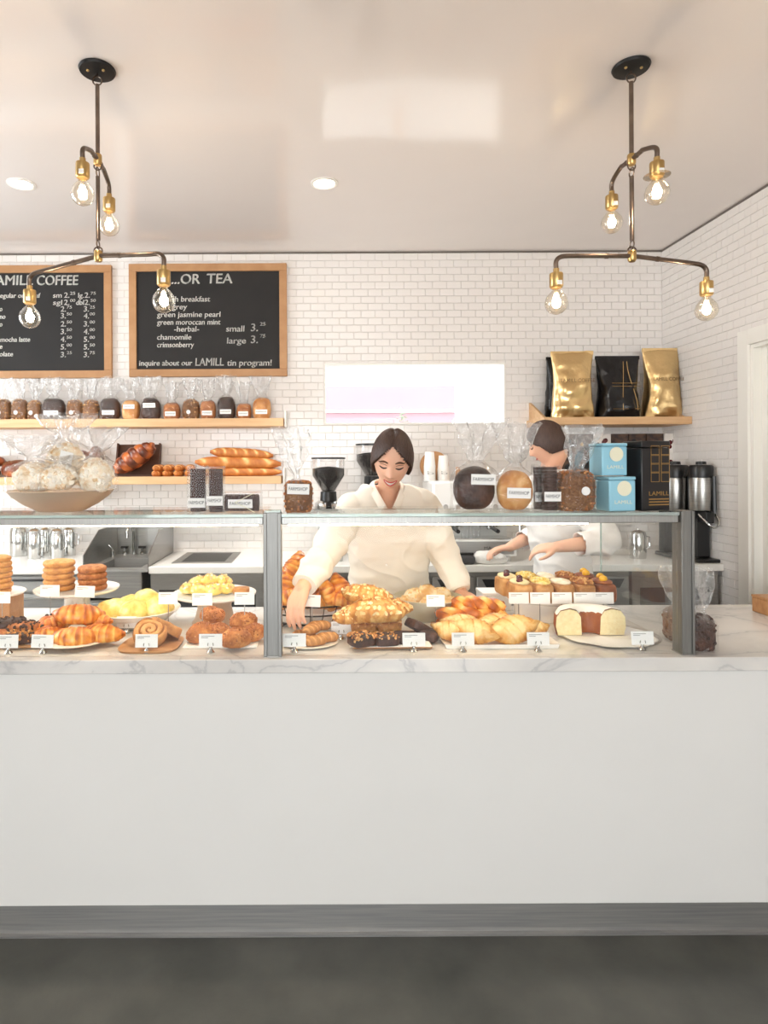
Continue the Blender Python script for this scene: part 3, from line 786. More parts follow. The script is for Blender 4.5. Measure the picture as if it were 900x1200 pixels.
# ------------------------------------------------------------------ bags
def bag(w, d, hb, hn, ht, seed=0, flare=1.0, lean=0, k=5, rows=16, seg=34, neck=.2, topd=.35):
    vs = []; fs = []; tt = []; r = random.Random(seed); ph = r.random() * 6
    for i in range(rows + 1):
        f = i / rows; z = ht * f
        if z <= hb: a, b_, e = w / 2, d / 2, .5
        elif z <= hn:
            u = (z - hb) / (hn - hb); u = u * u * (3 - 2 * u)
            a = w / 2 * (1 - u) + w / 2 * neck * u; b_ = d / 2 * (1 - u) + d / 2 * neck * u; e = .5 + .5 * u
        else:
            u = ((z - hn) / (ht - hn)) ** .7
            a = w / 2 * (neck + (flare - neck) * u); b_ = d / 2 * (neck + (topd - neck) * u); e = 1
        for j in range(seg):
            t = 2 * math.pi * j / seg; c, s_ = math.cos(t), math.sin(t)
            x = math.copysign(abs(c) ** e, c) * a; y = math.copysign(abs(s_) ** e, s_) * b_
            if z > hb:
                q = min(1, (z - hb) / (hn - hb + 1e-6)) * (.22 if z <= hn else .3)
                m_ = 1 + q * math.sin(k * t + ph + 4 * f) + q * .7 * N3((math.cos(t), math.sin(t), f * 3), 2.3, seed)
                x *= m_; y *= m_ * 1.1
            up_ = min(1, max(0, (z - hb) / (hn - hb + 1e-6)))
            n = N3((x * 1.0, y, z), 28, seed) * (.005 + .009 * up_) * min(1, w / .1)
            tt.append(up_)
            zz = z + (ht * .06 * N3((c * 1.5, s_ * 1.5, 0), 2, seed + 9) if i == rows else 0)
            vs.append((x + n + lean * max(0, z - hb * .8), y + n, zz))
    for i in range(rows):
        for j in range(seg):
            l = (j + 1) % seg; fs.append((i * seg + j, i * seg + l, (i + 1) * seg + l, (i + 1) * seg + j))
    fs.append(tuple(reversed(range(seg))))
    return MB().add(vs, fs, tt)
def paper_label(parent, x, z, w, h, y, text=None, cap=None, rot=0):
    l = MB().box((0, 0, 0), (w, .0012, h)).build('paper_label', M_paper, parent, (x, y, z), (0, rot, 0))
    if text: lettering(text, M_ink, l, -w * .42, w * .42, -h * .14, cap or h * .32, -.0012)
    return l
def dot_label(parent, x, z, r, y):
    return MB().lathe([(0, 0), (r, 0), (r, .001), (0, .001)], 18, M=Matrix.Rotation(math.pi / 2, 4, 'X')).build('round_label', M_paper, parent, (x, y, z))

# upper shelf: bread bags
D0 = 4.385
kinds = {'seed': (C_rye, .35), 'dark': (C_dark, .25), 'brown': (C_bread, .4), 'rye': (C_cookied, .5)}
spec = [  # centre px, width px, height px, kind, label type, label look
    (4, 19, 21, 'seed', 'dot'), (23.5, 19, 21, 'seed', 'dot'), (41, 16, 20, 'seed', 'dot'), (63, 27, 22, 'dark', 'rect'),
    (88, 19, 20, 'seed', 'dot'), (107, 19, 20, 'seed', 'none'), (129.5, 23, 22, 'dark', 'rect'), (153.5, 21, 20, 'brown', 'rect'),
    (177, 23, 22, 'dark', 'rect'), (201.5, 20, 17, 'rye', 'rect'), (224, 20, 20, 'seed', 'dot'), (244, 19, 19, 'rye', 'rect'),
    (265.5, 21, 23, 'dark', 'rect'), (286, 18, 16, 'rye', 'rect'), (307, 22, 22, 'brown', 'rect')]
desc = ['cellophane bag of seeded bread at the cut-off left end of the upper shelf', 'cellophane bag of seeded bread, second from left on the upper shelf', 'narrow cellophane bag of seeded bread tucked beside the wide dark loaf',
        'cellophane bag with wide dark loaf and low white label, above the big bowl', 'cellophane bag of seeded bread with round dot, just right of the wide dark loaf', 'cellophane bag of seeded bread without rectangular label, under the coffee chalkboard corner',
        'cellophane bag of dark loaf with white label below the gap between chalkboards', 'cellophane bag of orange-brown bread with label near its top', 'cellophane bag of very dark round loaf with label near its top',
        'short cellophane bag of brown bread left of the lone dotted bag', 'cellophane bag of seeded bread with round dot under the tea chalkboard', 'cellophane bag of brown bread with label, right of the lone dotted bag',
        'cellophane bag of black-crusted loaf third from the shelf end', 'small short cellophane bag of brown bread second from the shelf end', 'cellophane bag of light brown bread at the right end of the upper shelf']
for i, (px, wp, hp, kd, lt) in enumerate(spec):
    s = S(D0); w_, h_ = wp * s, hp * s; c = P(px, 490, D0)
    t = thing('bread_bag', desc[i], 'bread bag', (c.x, D0, zu + .0005), 0, 'bagged breads on the upper shelf')
    cm, am = kinds[kd]
    dd = .085 if lt == 'dot' else .095
    blob(w_ * .49, dd * .47, h_ * .62, i, .07, 25, .2, 20, 12, .32, .03).build('bread', cm, t, (0, 0, .002))
    if kd == 'seed':
        q = flakes(blob(w_ * .49, dd * .47, h_ * .62, i, .07, 25, .2, 20, 12, .32, .03), 130, .006, i, -1.1, .001, True).build('seeds', C_nut, t, (0, 0, .002)); q['kind'] = 'stuff'
    bag(w_ * 1.02, dd, h_ * .95, h_ * 1.28, h_ + 28 * s, i, .88 + .12 * (i % 3), random.Random(i).uniform(-.07, .07), 4 + i % 3, 14, 26, .3, .5).build('cellophane', M_cello, t, angle=25)
    if lt == 'rect': paper_label(t, 0, (h_ * .72 if i in (7, 8) else h_ * .35), w_ * .62, 5.2 * s, -dd / 2 - .003, 'FARMSHOP', 1.8 * s)
    elif lt == 'dot': dot_label(t, -.01, h_ * .4, 2.4 * s, -dd / 2 - .003)

# lower shelf: loaves
D1 = 4.40
def onshelf(px, dz=0, D=D1): c = P(px, 558, D); return Vector((c.x, D, zl + .0005 + dz))
s = S(D1)
food('round_loaf', blob(.085, .08, .05, 3, .1, 16, .4, fine=.04).mesh('l'), C_braid, 'brown loaf stacked on the shelf, cut off by the left edge', 'bread', 'loose breads on the lower shelf', onshelf(-9, .075))
food('round_loaf', blob(.07, .08, .04, 4, .1, 16, .4, fine=.04).mesh('l'), C_dark, 'dark loaf under another at the far left of the lower shelf', 'bread', 'loose breads on the lower shelf', onshelf(-12))
b_ = blob(.108, .08, .066, 6, .1, 18, .25, 28, 16, .15, .05)
o = food('seeded_loaf', b_.mesh('l'), C_braid, 'knobbly seeded brown loaf left of the big bowl', 'bread', 'loose breads on the lower shelf', onshelf(21))
topped(o, flakes(b_, 220, .006, 2, -.2, .002, True).mesh('t', 0), C_rye, 'seeds')
food('round_loaf', blob(.075, .08, .1, 8, .08, 14, .2, fine=.03).mesh('l'), C_braid, 'tall round brown loaf behind the bagged confection bowl', 'bread', 'loose breads on the lower shelf', onshelf(97))
food('round_loaf', blob(.06, .07, .12, 9, .08, 14, .2).mesh('l'), C_braid, 'darker tall loaf rising behind the round one and the bowl', 'bread', 'loose breads on the lower shelf', onshelf(112, 0, D1 + .07))
# braided loaf on a dark tilted tray
tl = onshelf(159, 0, D1 + .01)
tr = thing('bread_tray', 'dark wooden tray leaning behind the braided loaf', 'tray', tl)
M_dkwood = mat('dark_wood', (96, 62, 44), .5, c2=(76, 46, 32), scale=6, stretch=(1, 6, 6))
Mx = Matrix.Rotation(math.radians(-16), 4, 'X')
MB().box((0, .05, .125), (.30, .012, .25), Mx).build('base', M_dkwood, tr)
for sx in (-1, 1): MB().box((sx * .15, .035, .125), (.012, .045, .25), Mx).build('rim', M_dkwood, tr)
MB().box((0, .03, .006), (.30, .05, .012)).build('rim', M_dkwood, tr)
br = MB()
for i in range(3):
    pts = []; rr = []
    for k in range(40):
        t_ = k / 39; ph = t_ * math.pi * 4 + i * 2 * math.pi / 3
        env = math.sin(math.pi * (t_ * .92 + .04)) ** .5
        pts.append(((t_ - .5) * .27, -.03 + .028 * math.cos(ph) * env, .055 + .15 * t_ + .035 * math.sin(ph) * env)); rr.append(.042 * env + .004)
    br.tube(pts, rr, 10, ts=[.5 + .45 * math.sin(k * .9 + i * 2) for k in range(40)])
food('braided_loaf', br.mesh('braid', 60), C_braid, 'glossy dark brown braided loaf on the dark tray', 'bread', 'loose breads on the lower shelf', tl + Vector((.0, 0, 0)), (0, 0, 0))
rl = baguette(.135, .026, 2, 3).mesh('roll', 60)
for i in range(4):
    for j in range(2):
        px = 185.5 + i * 12.3
        food('bread_roll', rl, C_bag, ('first', 'second', 'third', 'fourth')[i] + ' small oval roll from the left, ' + ('lower' if j == 0 else 'upper') + ' row beside the baguettes', 'bread roll', 'small rolls on the lower shelf',
             onshelf(px + (1 if j else 0), .0375 * j), (0, 0, math.radians(72 + 5 * i)))
food('baguette', baguette(.585, .036, .4, 6).mesh('bag', 60), C_bag, 'bottom baguette of the stack on the lower shelf', 'baguette', 'baguettes on the lower shelf', onshelf(281, 0, 4.37), (0, 0, .02))
food('baguette', baguette(.60, .047, 1.4, 4).mesh('bag', 60), C_bag, 'thick slashed baguette in the middle of the stack', 'baguette', 'baguettes on the lower shelf', onshelf(279, .056, 4.38), (0, .03, 0))
food('baguette', baguette(.44, .04, 2.6, 6).mesh('bag', 60), C_bag, 'topmost shorter baguette of the stack', 'baguette', 'baguettes on the lower shelf', onshelf(283, .126, 4.39), (0, .07, .05))

# ------------------------------------------------------------------ on the glass shelf
def ons(px, D): c = P(px, 600, D); return Vector((c.x, D, SZ + .0005))
# big stoneware bowl with bagged confections
DB = 2.22; s = S(DB); c = ons(72, DB)
bw = thing('serving_bowl', 'wide beige stoneware bowl on the glass shelf holding cellophane-wrapped confections', 'bowl', c)
R = 59 * s; hb = 24 * s
pr = [(0, 0), (R * .42, 0), (R * .46, .003), (R * .7, hb * .35), (R * .9, hb * .72), (R, hb), (R * .985, hb + .002), (R * .87, hb * .74), (R * .66, hb * .38), (R * .4, .012), (0, .01)]
MB().lathe(pr, 48).build('bowl_body', M_cerbeige, bw)
def confection(px, py, wpx, hpx, D, seed, label, lean=0, ribbon=True, ht=1.0, rot=(0, 0, 0), ft=1.2, hk=1.0):
    s = S(D); b0 = P(px, py, D); w_, h_ = wpx * s, hpx * s
    t = thing('confection_bag', label, 'confection bag', b0, 0, 'wrapped confections in the bowl'); t.rotation_euler = rot
    r = random.Random(seed); mb = MB()
    base = blob(w_ * .42, w_ * .36, h_ * .5, seed, .1, 20, .2)
    base.build('filling', M_popcorn, t)
    k = flakes(base, 110, .011, seed, -.6, .001, True).build('clusters', M_popcorn, t, (0, 0, 0), angle=50); k['kind'] = 'stuff'
    bag(w_, w_ * .86, h_ * .72, h_ * 1.12, h_ * (1.12 + .7 * ht), seed, ft, lean, 4, 16, 30, .18, .7).build('cellophane', M_cellobig, t, angle=20)
    return t
confection(40, 576, 56, 36, 2.18, 31, 'left cellophane bag of white nut confection in the beige bowl', -.1)
confection(70, 574, 44, 30, 2.12, 35, 'front cellophane bag with blank tag in the middle of the beige bowl', .05, ht=.3)
t = confection(77, 562, 52, 46, 2.25, 33, 'tallest cellophane bag with gold-edged ears on top of the beige bowl', 0, ht=.8, ft=1.15)
MB().box((0, 0, 0), (.045, .0015, .1)).build('gift_tag', M_paper, t, (.03, -.085, .05), (.1, .25, 0))
confection(112, 577, 46, 42, 2.17, 37, 'right cellophane bag of chocolate-flecked white confection in the beige bowl', .1)

def acetate_tube(px0, px1, py0, D, label, n, label_h, hexa=False):
    s = S(D); c = ons((px0 + px1) / 2, D); w_ = (px1 - px0) * s; h_ = (597.5 - py0) * s
    t = thing('cookie_tube', label, 'cookie tube', c, 0, 'clear boxes of dark cookies')
    rr = w_ * .43
    ck = MB().lathe([(0, 0), (rr * .95, 0), (rr, .003), (rr, .008), (rr * .95, .0105), (0, .0105)], 20).mesh('cookie')
    k = 0; z = .002
    while z < h_ * .93:
        obj('cookie', ck, C_choc, t, (random.Random(k).uniform(-.001, .001), 0, z)); z += .0112; k += 1
    mb = MB(); a = w_ / 2
    for lo, hi in (((-a, -a, 0), (a, -a + .0006, h_)), ((-a, a - .0006, 0), (a, a, h_)), ((-a, -a, 0), (-a + .0006, a, h_)), ((a - .0006, -a, 0), (a, a, h_)), ((-a, -a, h_ - .0006), (a, a, h_))): mb.b2(lo, hi)
    mb.build('acetate_box', M_acet, t, angle=20)
    paper_label(t, 0, label_h * s, w_ * .96, 11 * s, -a - .0012, 'FARMSHOP', 4 * s)
acetate_tube(221.5, 243, 543.5, 2.14, 'left of the pair of clear tall boxes of dark chocolate cookies', 14, 11)
acetate_tube(243.5, 263, 543.5, 2.11, 'right of the pair of clear tall boxes of dark chocolate cookies', 14, 14)
acetate_tube(624.5, 637, 544, 2.16, 'rear narrow clear box of chocolate cookies partly hidden behind its neighbour', 14, 15)
acetate_tube(634, 654, 545, 2.11, 'clear box of chocolate cookies beside the seeded bread bag', 14, 17)
# flat clear box
D = 2.13; s = S(D); c = ons(284.5, D)
t = thing('cookie_box', 'low clear box of dark cookies tied with pale string beside the grooved post', 'cookie box', c)
w_, h_, d_ = 44 * s, 23 * s, .09
ck = MB().lathe([(0, 0), (.028, 0), (.029, .004), (.029, .009), (.026, .012), (0, .012)], 18, M=Matrix.Rotation(math.pi / 2, 4, 'Y')).mesh('cookie')
for k in range(9): obj('cookie', ck, C_choc, t, (-w_ * .46 + k * .0128, 0, .031))
mb = MB()
for lo, hi in (((-w_ / 2, -d_ / 2, 0), (w_ / 2, -d_ / 2 + .0006, h_)), ((-w_ / 2, d_ / 2 - .0006, 0), (w_ / 2, d_ / 2, h_)), ((-w_ / 2, -d_ / 2, 0), (-w_ / 2 + .0006, d_ / 2, h_)), ((w_ / 2 - .0006, -d_ / 2, 0), (w_ / 2, d_ / 2, h_)), ((-w_ / 2, -d_ / 2, h_ - .0006), (w_ / 2, d_ / 2, h_))): mb.b2(lo, hi)
mb.build('acetate_box', M_acet, t, angle=20)
paper_label(t, -.003, h_ * .45, 28 * s, 10 * s, -d_ / 2 - .0012, 'FARMSHOP', 3.6 * s)
for z0, z1 in ((.75, 1.0), (.3, .02)):
    MB().tube([(-.02, -d_ / 2 - .003, h_ * .5), (.012, -d_ / 2 - .004, h_ * z0), (.045, -d_ / 2 - .002, h_ * z1)], .0012, 6).build('string', M_cream, t)

def bread_bag2(px0, px1, ptop, pcello, D, kind, label, ltype, lz, lean=0, round_=False, flare=1.0, cdx=0, lw=.75):
    s = S(D); c = ons((px0 + px1) / 2, D); w_ = (px1 - px0) * s; h_ = (598 - ptop) * s; ht = (598 - pcello) * s
    t = thing('bread_bag', label, 'bread bag', c, 0, 'bagged breads on the glass shelf')
    dd = min(w_ * .7, .09)
    if round_:
        o = blob(w_ * .47, dd * .42, h_ * .53, int(px0), .03, 18, .06, 30, 18, .12, .02).build('bread', kind, t, (0, 0, .002))
    else:
        base = blob(w_ * .48, dd * .46, h_ * .58, int(px0), .05, 22, .16, 26, 16, .5, .03)
        o = base.build('bread', kind, t, (0, 0, .002))
        q = flakes(base, 300, .0045, int(px0), -1.1, .001, True).build('seeds', C_cookied, o); q['kind'] = 'stuff'
    bag(w_ * 1.04, dd, h_ * .85, h_ * 1.25, ht, int(px0), flare, lean, 4, 20, 36, .24, .55).build('cellophane', M_cellobig, t, angle=22)
    if ltype == 'rect': paper_label(t, cdx, lz * s, w_ * lw, 12 * s, -dd / 2 - .004, 'FARMSHOP', 4 * s, .03)
    else: dot_label(t, cdx, lz * s, 5 * s, -dd / 2 - .004)
    return t
t = bread_bag2(333, 367, 565, 500, 2.12, C_rye, 'cellophane bag of cut brown bread in front of the coffee grinder', 'rect', 27, -.12)
bread_bag2(530, 581, 549, 492, 2.16, C_dark, 'bagged round dark loaf, left of the pair right of the woman', 'rect', 36, .1, True, cdx=.02, lw=.55)
bread_bag2(581, 625, 553, 496, 2.13, C_bread, 'bagged round brown loaf with centred label beside the dark loaf', 'rect', 21, .05, True, lw=.62)
bread_bag2(650, 695, 556, 500, 2.13, C_rye, 'bagged seeded bread with round sticker left of the blue tins', 'dot', 23, .18, cdx=.02)
# tins
def tin(px0, px1, py0, py1, D, z, m, label, d_=.075, rz=.0):
    s = S(D); c = P((px0 + px1) / 2, 600, D); w_ = (px1 - px0) * s; h_ = (py1 - py0) * s
    t = thing('tea_tin', label, 'tin', (c.x, D, z), rz, 'tins on the glass shelf')
    MB().b2((-w_ / 2, -d_ / 2, 0), (w_ / 2, d_ / 2, h_ * .9)).build('body', m, t, bevel=.004)
    MB().b2((-w_ / 2 - .001, -d_ / 2 - .001, h_ * .905), (w_ / 2 + .001, d_ / 2 + .001, h_)).build('lid', m, t, bevel=.003)
    return t, w_, h_, d_
z1 = SZ + .0005
def seal(t, w_, h_, d_):
    MB().lathe([(0, 0), (w_ * .27, 0), (w_ * .27, .0008), (0, .0008)], 24, M=Matrix.Rotation(math.pi / 2, 4, 'X')).build('round_seal', M_cream, t, (w_ * .06, -d_ / 2 - .0012, h_ * .66))
    lettering('LAMILL', M_cream, t, -w_ * .3, w_ * .36, h_ * .22, h_ * .1, -d_ / 2 - .001)
t, w_, h_, d_ = tin(705, 737.5, 558, 598, 2.10, z1, M_blue, 'sky-blue tea tin with cream seal, lower of the stacked pair', .08, .12); seal(t, w_, h_, d_)
t, w_, h_, d_ = tin(694, 706, 558, 596, 2.2, z1, M_tinside, 'grey-sided tin half hidden behind the lower blue tin', .07)
t, w_, h_, d_ = tin(697, 728, 520, 557.5, 2.13, z1 + 40.5 * S(2.12), M_blue, 'sky-blue tea tin with cream seal, upper of the stacked pair', .08, .12); seal(t, w_, h_, d_)
t, w_, h_, d_ = tin(738, 777, 517.5, 598, 2.12, z1, M_tin, 'tall black tin with gold grid beside the blue tins', .085, .25)
for i in range(2):
    for j in range(4):
        x, z = w_ * (.02 + .36 * i) - w_ * .05, h_ * (.86 - .125 * j); q = w_ * .15
        for lo, hi in (((x - q, z - q), (x + q, z - q + .0016)), ((x - q, z + q - .0016), (x + q, z + q)), ((x - q, z - q), (x - q + .0016, z + q)), ((x + q - .0016, z - q), (x + q, z + q))):
            MB().b2((lo[0], -d_ / 2 - .0012, lo[1]), (hi[0], -d_ / 2 - .0004, hi[1])).build('gold_line', M_goldprint, t)
lettering('LAMILL', M_goldprint, t, -w_ * .25, w_ * .45, h_ * .22, h_ * .06, -d_ / 2 - .001)
for j in range(3): MB().b2((-w_ * .25, -d_ / 2 - .001, h_ * (.08 + .04 * j)), (w_ * .45, -d_ / 2 - .0004, h_ * (.095 + .04 * j))).build('print_line', M_goldprint, t)

# foil coffee sacks on the corner shelf
def sack(px0, px1, ptop, D, m, label, seed, text=None, rz=0, lines=False):
    s = S(D); c = P((px0 + px1) / 2, 488, D); w_ = (px1 - px0) * s; h_ = (488.5 - ptop) * s
    t = thing('coffee_sack', label, 'coffee sack', (c.x, D, zr + .0005), rz, 'foil coffee sacks')
    d_ = .15; rows, seg = 22, 40; vs = []; fs = []
    def fr(x, z, s_):
        f = z / h_
        b2_ = d_ / 2 * (1 - f ** 3.2 * .96) * (.75 + .25 * min(1, f * 6))
        u = min(1, abs(x) / (w_ / 2))
        return s_ * b2_ * (1 - u ** (5 - 3 * f)) ** .5 * (1 + .26 * N3((x, z, s_), 13, seed) + .10 * N3((x, z, s_), 34, seed) + .22 * (abs(N3((x, z * .8, s_), 17, seed + 2)) * 2 - .4)) if u < 1 else 0
    for i in range(rows + 1):
        f = i / rows; z = h_ * f
        wide = w_ / 2 * (.84 + .16 * abs(2 * f - 1) ** 1.5 + .03 * N3((f, 1, 0), 4, seed))
        for j in range(seg):
            a = 2 * math.pi * j / seg; x = math.cos(a); x = math.copysign(abs(x) ** .75, x) * wide * .999
            y = fr(x * (w_ / 2) / wide, z, math.copysign(1, math.sin(a)))
            vs.append((x, y, z + (.012 * N3((x, 0, 0), 12, seed) if i == rows else 0)))
    for i in range(rows):
        for j in range(seg): l = (j + 1) % seg; fs.append((i * seg + j, i * seg + l, (i + 1) * seg + l, (i + 1) * seg + j))
    fs.append(tuple(range(seg))); fs.append(tuple(rows * seg + j for j in range(seg)))
    MB().add(vs, fs).build('pouch', m, t, angle=70)
    MB().box((0, 0, h_ - .008), (w_ * .97, .012, .024)).build('seal_strip', m, t)
    if text: lettering(text, M_brownprint, t, -w_ * .36, w_ * .40, h_ * .52, .024, -d_ / 2 * 1.12)
    if lines:
        for k, x in enumerate((.02, .22)):
            pts = [(w_ * (x + (.1 if k else -.02) * math.cos(v * math.pi)), -d_ / 2 * (1.08 - .35 * v) - .004, h_ * (.12 + .78 * v)) for v in [i / 12 for i in range(13)]]
            MB().tube(pts, .0018, 5).build('gold_line', M_goldprint, t)
        for v in (.14, .5, .55): MB().tube([(w_ * (-.22 + .6 * i / 8), -d_ / 2 * (1.06 - .25 * v) - .005, h_ * v) for i in range(9)], .0016, 5).build('gold_line', M_goldprint, t)
    return t
sack(638, 672, 416, 4.45, M_blackfoil, 'black foil coffee sack half hidden behind the gold one', 1, rz=.25)
sack(645, 696, 411, 4.265, M_gold, 'gold foil coffee sack at the left end of the corner shelf', 2, 'LAMILL COFFEE')
sack(697, 750, 416, 4.33, M_blackfoil, 'black foil coffee sack with gold lines between the gold sacks', 3, None, 0, True)
sack(752, 799, 407, 4.34, M_gold, 'gold foil coffee sack in the corner against the side wall', 4, 'LAMILL COFFEE')
# ------------------------------------------------------------------ pastry case contents
Z = CZ + .0006
def cg(px, py): c = G(px, py, CZ); return Vector((c.x, c.y, Z))
CARD_T = MB().box((0, 0, 0), (.074, .0012, .043)).mesh('card', 0)
HOLD = MB().lathe([(0, 0), (.013, 0), (.0135, .002), (.009, .007), (.0045, .014), (.004, .017), (0, .017)], 16)
for sx in (-1, 1): HOLD.tube([(0, 0, .014), (sx * .006, -.002, .02), (sx * .0095, -.004, .026), (sx * .0075, -.005, .033)], .0018, 6)
HOLD = HOLD.mesh('holder')
def card(px, py_bot, label, stem=None, D=None, w=1.0, rz=0, tilt=0):
    """paper price card; py_bot is the foot of the holder, or stem gives the card's bottom"""
    if stem is None:
        c = cg(px, py_bot)
        if c.y < 2.075: c = Vector((P(px, py_bot, 2.075).x, 2.075, Z))
        t = thing('price_card', label, 'price card', c, rz, 'price cards in the display case')
        obj('holder', HOLD, M_chrome, t)
        k = obj('card', CARD_T, M_paper, t, (0, -.002, .0405), (-.12, tilt, 0), 0, (w, 1, 1))
    else:
        c = P(px, py_bot, D); foot = Vector((c.x, c.y, stem))
        t = thing('price_card', label, 'price card', foot, rz, 'price cards in the display case')
        h = c.z - stem
        MB().tube([(0, .003, 0), (0, .003, h + .012)], .0016, 6).build('stem', M_steel, t)
        k = obj('card', CARD_T, M_paper, t, (0, 0, h + .0215), (-.06, tilt, 0), 0, (w, 1, 1))
    for j, (a, b_) in enumerate(((-.03, .012), (-.03, -.008))):
        MB().b2((a, -.0011, .013 - .005 * j), (b_, -.0007, .0148 - .005 * j)).build('print_line', M_inkgrey, k)
    return t
def cake_stand(px, py_rim, wpx, D, label, foot_r=.35, foot_m=None, base=None, top_r=None, h_over=None):
    s = S(D); c = P(px, py_rim, D); R = wpx / 2 * s; h = c.z - CZ
    t = thing('cake_stand', label, 'cake stand', (c.x, D, Z))
    MB().lathe([(0, h - .014), (R * .5, h - .014), (R * .96, h - .01), (R, h - .004), (R, h + .002), (R * .97, h + .002), (R * .93, h - .003), (0, h - .004)], 44).build('plate', M_cer, t)
    f = R * foot_r
    MB().lathe([(0, 0), (f * 1.15, 0), (f * 1.15, .006), (f, .02), (f * .86, h * .55), (f * .9, h - .02), (f, h - .0145), (0, h - .0145)], 32).build('pedestal', foot_m or M_cer, t)
    return t, h, R
def plate(px, py, wpx, label, m, D=None, h=.012, deep=False, name='plate', cat='plate'):
    c = cg(px, py); s = S(c.y); R = wpx / 2 * s
    t = thing(name, label, cat, c)
    if deep: pr = [(0, 0), (R * .55, 0), (R * .6, .004), (R * .9, h * .75), (R, h), (R * .985, h + .002), (R * .88, h * .78), (R * .58, .012), (0, .01)]
    else: pr = [(0, 0), (R * .6, 0), (R * .65, .002), (R * .97, h * .85), (R, h), (R * .96, h + .001), (R * .62, .0055), (0, .005)]
    MB().lathe(pr, 44).build('dish', m, t)
    return t, c, R
ORD = ['bottom', 'second from bottom', 'third', 'fourth', 'fifth', 'sixth', 'seventh', 'eighth']

# --- far left: cookie stack on wooden block stand
D = 2.50; s = S(D); c = P(-8, 694, D)
t = thing('cake_stand', 'cake stand with wooden base under the tall cookie stack at the left edge', 'cake stand', (c.x, D, Z)); h = c.z - CZ; R = 36 * s
MB().lathe([(0, h - .01), (R * .96, h - .006), (R, h), (R * .97, h + .003), (R * .92, h), (0, h - .001)], 36).build('plate', M_cer, t)
MB().b2((-.095, -.06, 0), (.095, .06, h - .0105)).build('wooden_block', M_wood, t, bevel=.003)
z = CZ + h + .001
for k in range(7):
    R_ = (.056 if k % 2 else .054); hh = .0205
    food('cookie', cookie(R_, hh, k).mesh('cookie'), C_cookie, 'golden cookie, ' + ['lowest', 'second from bottom', 'third from bottom', 'fourth from bottom', 'fifth from bottom', 'second from top', 'topmost'][k] + ' in the tall stack at the left edge', 'cookie', 'tall cookie stack', (c.x + .022 + .003 * math.sin(k * 2), D - .01, z)); z += hh + .0006
card(2, 707, 'price card at the left edge before the tall cookie stack', stem=Z, D=2.36, w=.9)
# --- cake stand with two cookie stacks
D = 2.56
t, h, R = cake_stand(90.5, 689, 95, D, 'white cake stand carrying two cookie stacks'); c0 = P(90.5, 689, D)
z = CZ + h
for k in range(5):
    food('cookie', cookie(.0625, .0232, 20 + k).mesh('cookie'), C_cookie, 'pale golden cookie, ' + ['lowest', 'second from bottom', 'middle', 'second from top', 'topmost'][k] + ' of the five-cookie stack', 'cookie', 'five-cookie stack', (P(71.5, 689, D).x + .003 * math.sin(k * 2.2), D - .02, z)); z += .0238
z = CZ + h
for k in range(4):
    food('cookie', cookie(.058, .0235, 30 + k).mesh('cookie'), C_cookied, 'brown sugared cookie, ' + ['lowest', 'second from bottom', 'second from top', 'topmost'][k] + ' of the four-cookie stack', 'cookie', 'four-cookie stack', (P(110.5, 689, D).x + .002 * math.sin(k * 2), D - .02, z)); z += .024
card(58.5, 699, 'price card in front of the pale five-cookie stack', stem=Z, D=2.37, w=.98)
card(99.5, 700, 'price card in front of the brown four-cookie stack', stem=Z, D=2.34, w=1.0, tilt=.04)
# --- white bowl of lemon pastries
t, c, R = plate(160, 731, 102, 'wide white bowl of lemon-yellow iced pastries', M_cer, h=.062, deep=True, name='serving_bowl', cat='bowl')
bl = [blob(.062, .055, .042, 50 + i, .14, 18, .3, 32, 20, fine=.07) for i in range(3)]
for i, (dx, dy, z, k, rz, lab) in enumerate(((-.085, -.01, .03, 0, .3, 'front left'), (.0, -.03, .03, 1, .9, 'front middle'), (.085, .0, .032, 2, 0, 'right'), (.03, .045, .055, 0, 2, 'topmost'), (-.04, .06, .03, 1, 1, 'rear'))):
    o = food('iced_pastry', bl[k].mesh('p'), C_lemon, lab + ' lemon-yellow iced pastry in the white bowl', 'pastry', 'lemon pastries', c + Vector((dx, dy, z)), (0, 0, rz))
# --- second cake stand: cream pastries
D = 2.47
t, h, R = cake_stand(251.5, 694.5, 97, D, 'white cake stand on beige pedestal with creamy yellow pastries', .47, M_cerbeige)
r = random.Random(8); zc = CZ + h
k = 0
for (px, dy, dz, lab) in ((222, 0, 0, 'leftmost'), (236, -.03, .0, 'front left'), (252, -.03, 0, 'front middle'), (265, .0, .0, 'front right'), (232, .03, .02, 'upper left'), (246, .01, .03, 'topmost'), (260, .03, .025, 'upper right')):
    x = P(px, 690, D).x
    b_ = blob(.036, .034, .024, 60 + k, .2, 30, .3, fine=.12)
    o = food('cream_pastry', b_.mesh('p'), C_lemon, lab + ' creamy yellow pastry heaped on the beige-footed cake stand', 'pastry', 'creamy pastries on the stand', (x, D + dy - .01, zc + dz))
    topped(o, flakes(b_, 26, .007, k, .2, .002).mesh('t', 0), C_meringue, 'shavings'); k += 1
food('cake_slice', blob(.032, .03, .013, 71, .04, 20, .2, boxy=.55).mesh('p'), C_rug, 'small brown cake slice at the right rim of the beige-footed stand', 'cake slice', None, (P(283, 690, D).x, D - .01, zc))
card(197, 708, 'price card between the lemon bowl and the beige-footed cake stand', stem=Z, D=2.25, w=.93)
card(237, 709.5, 'price card before the creamy pastries on the beige-footed stand', stem=Z, D=2.2, w=.95)
card(286.5, 708.5, 'price card before the brown cake slice', stem=Z, D=2.2, w=.95)
card(148.5, 742, 'price card in front of the lemon bowl', w=.98)
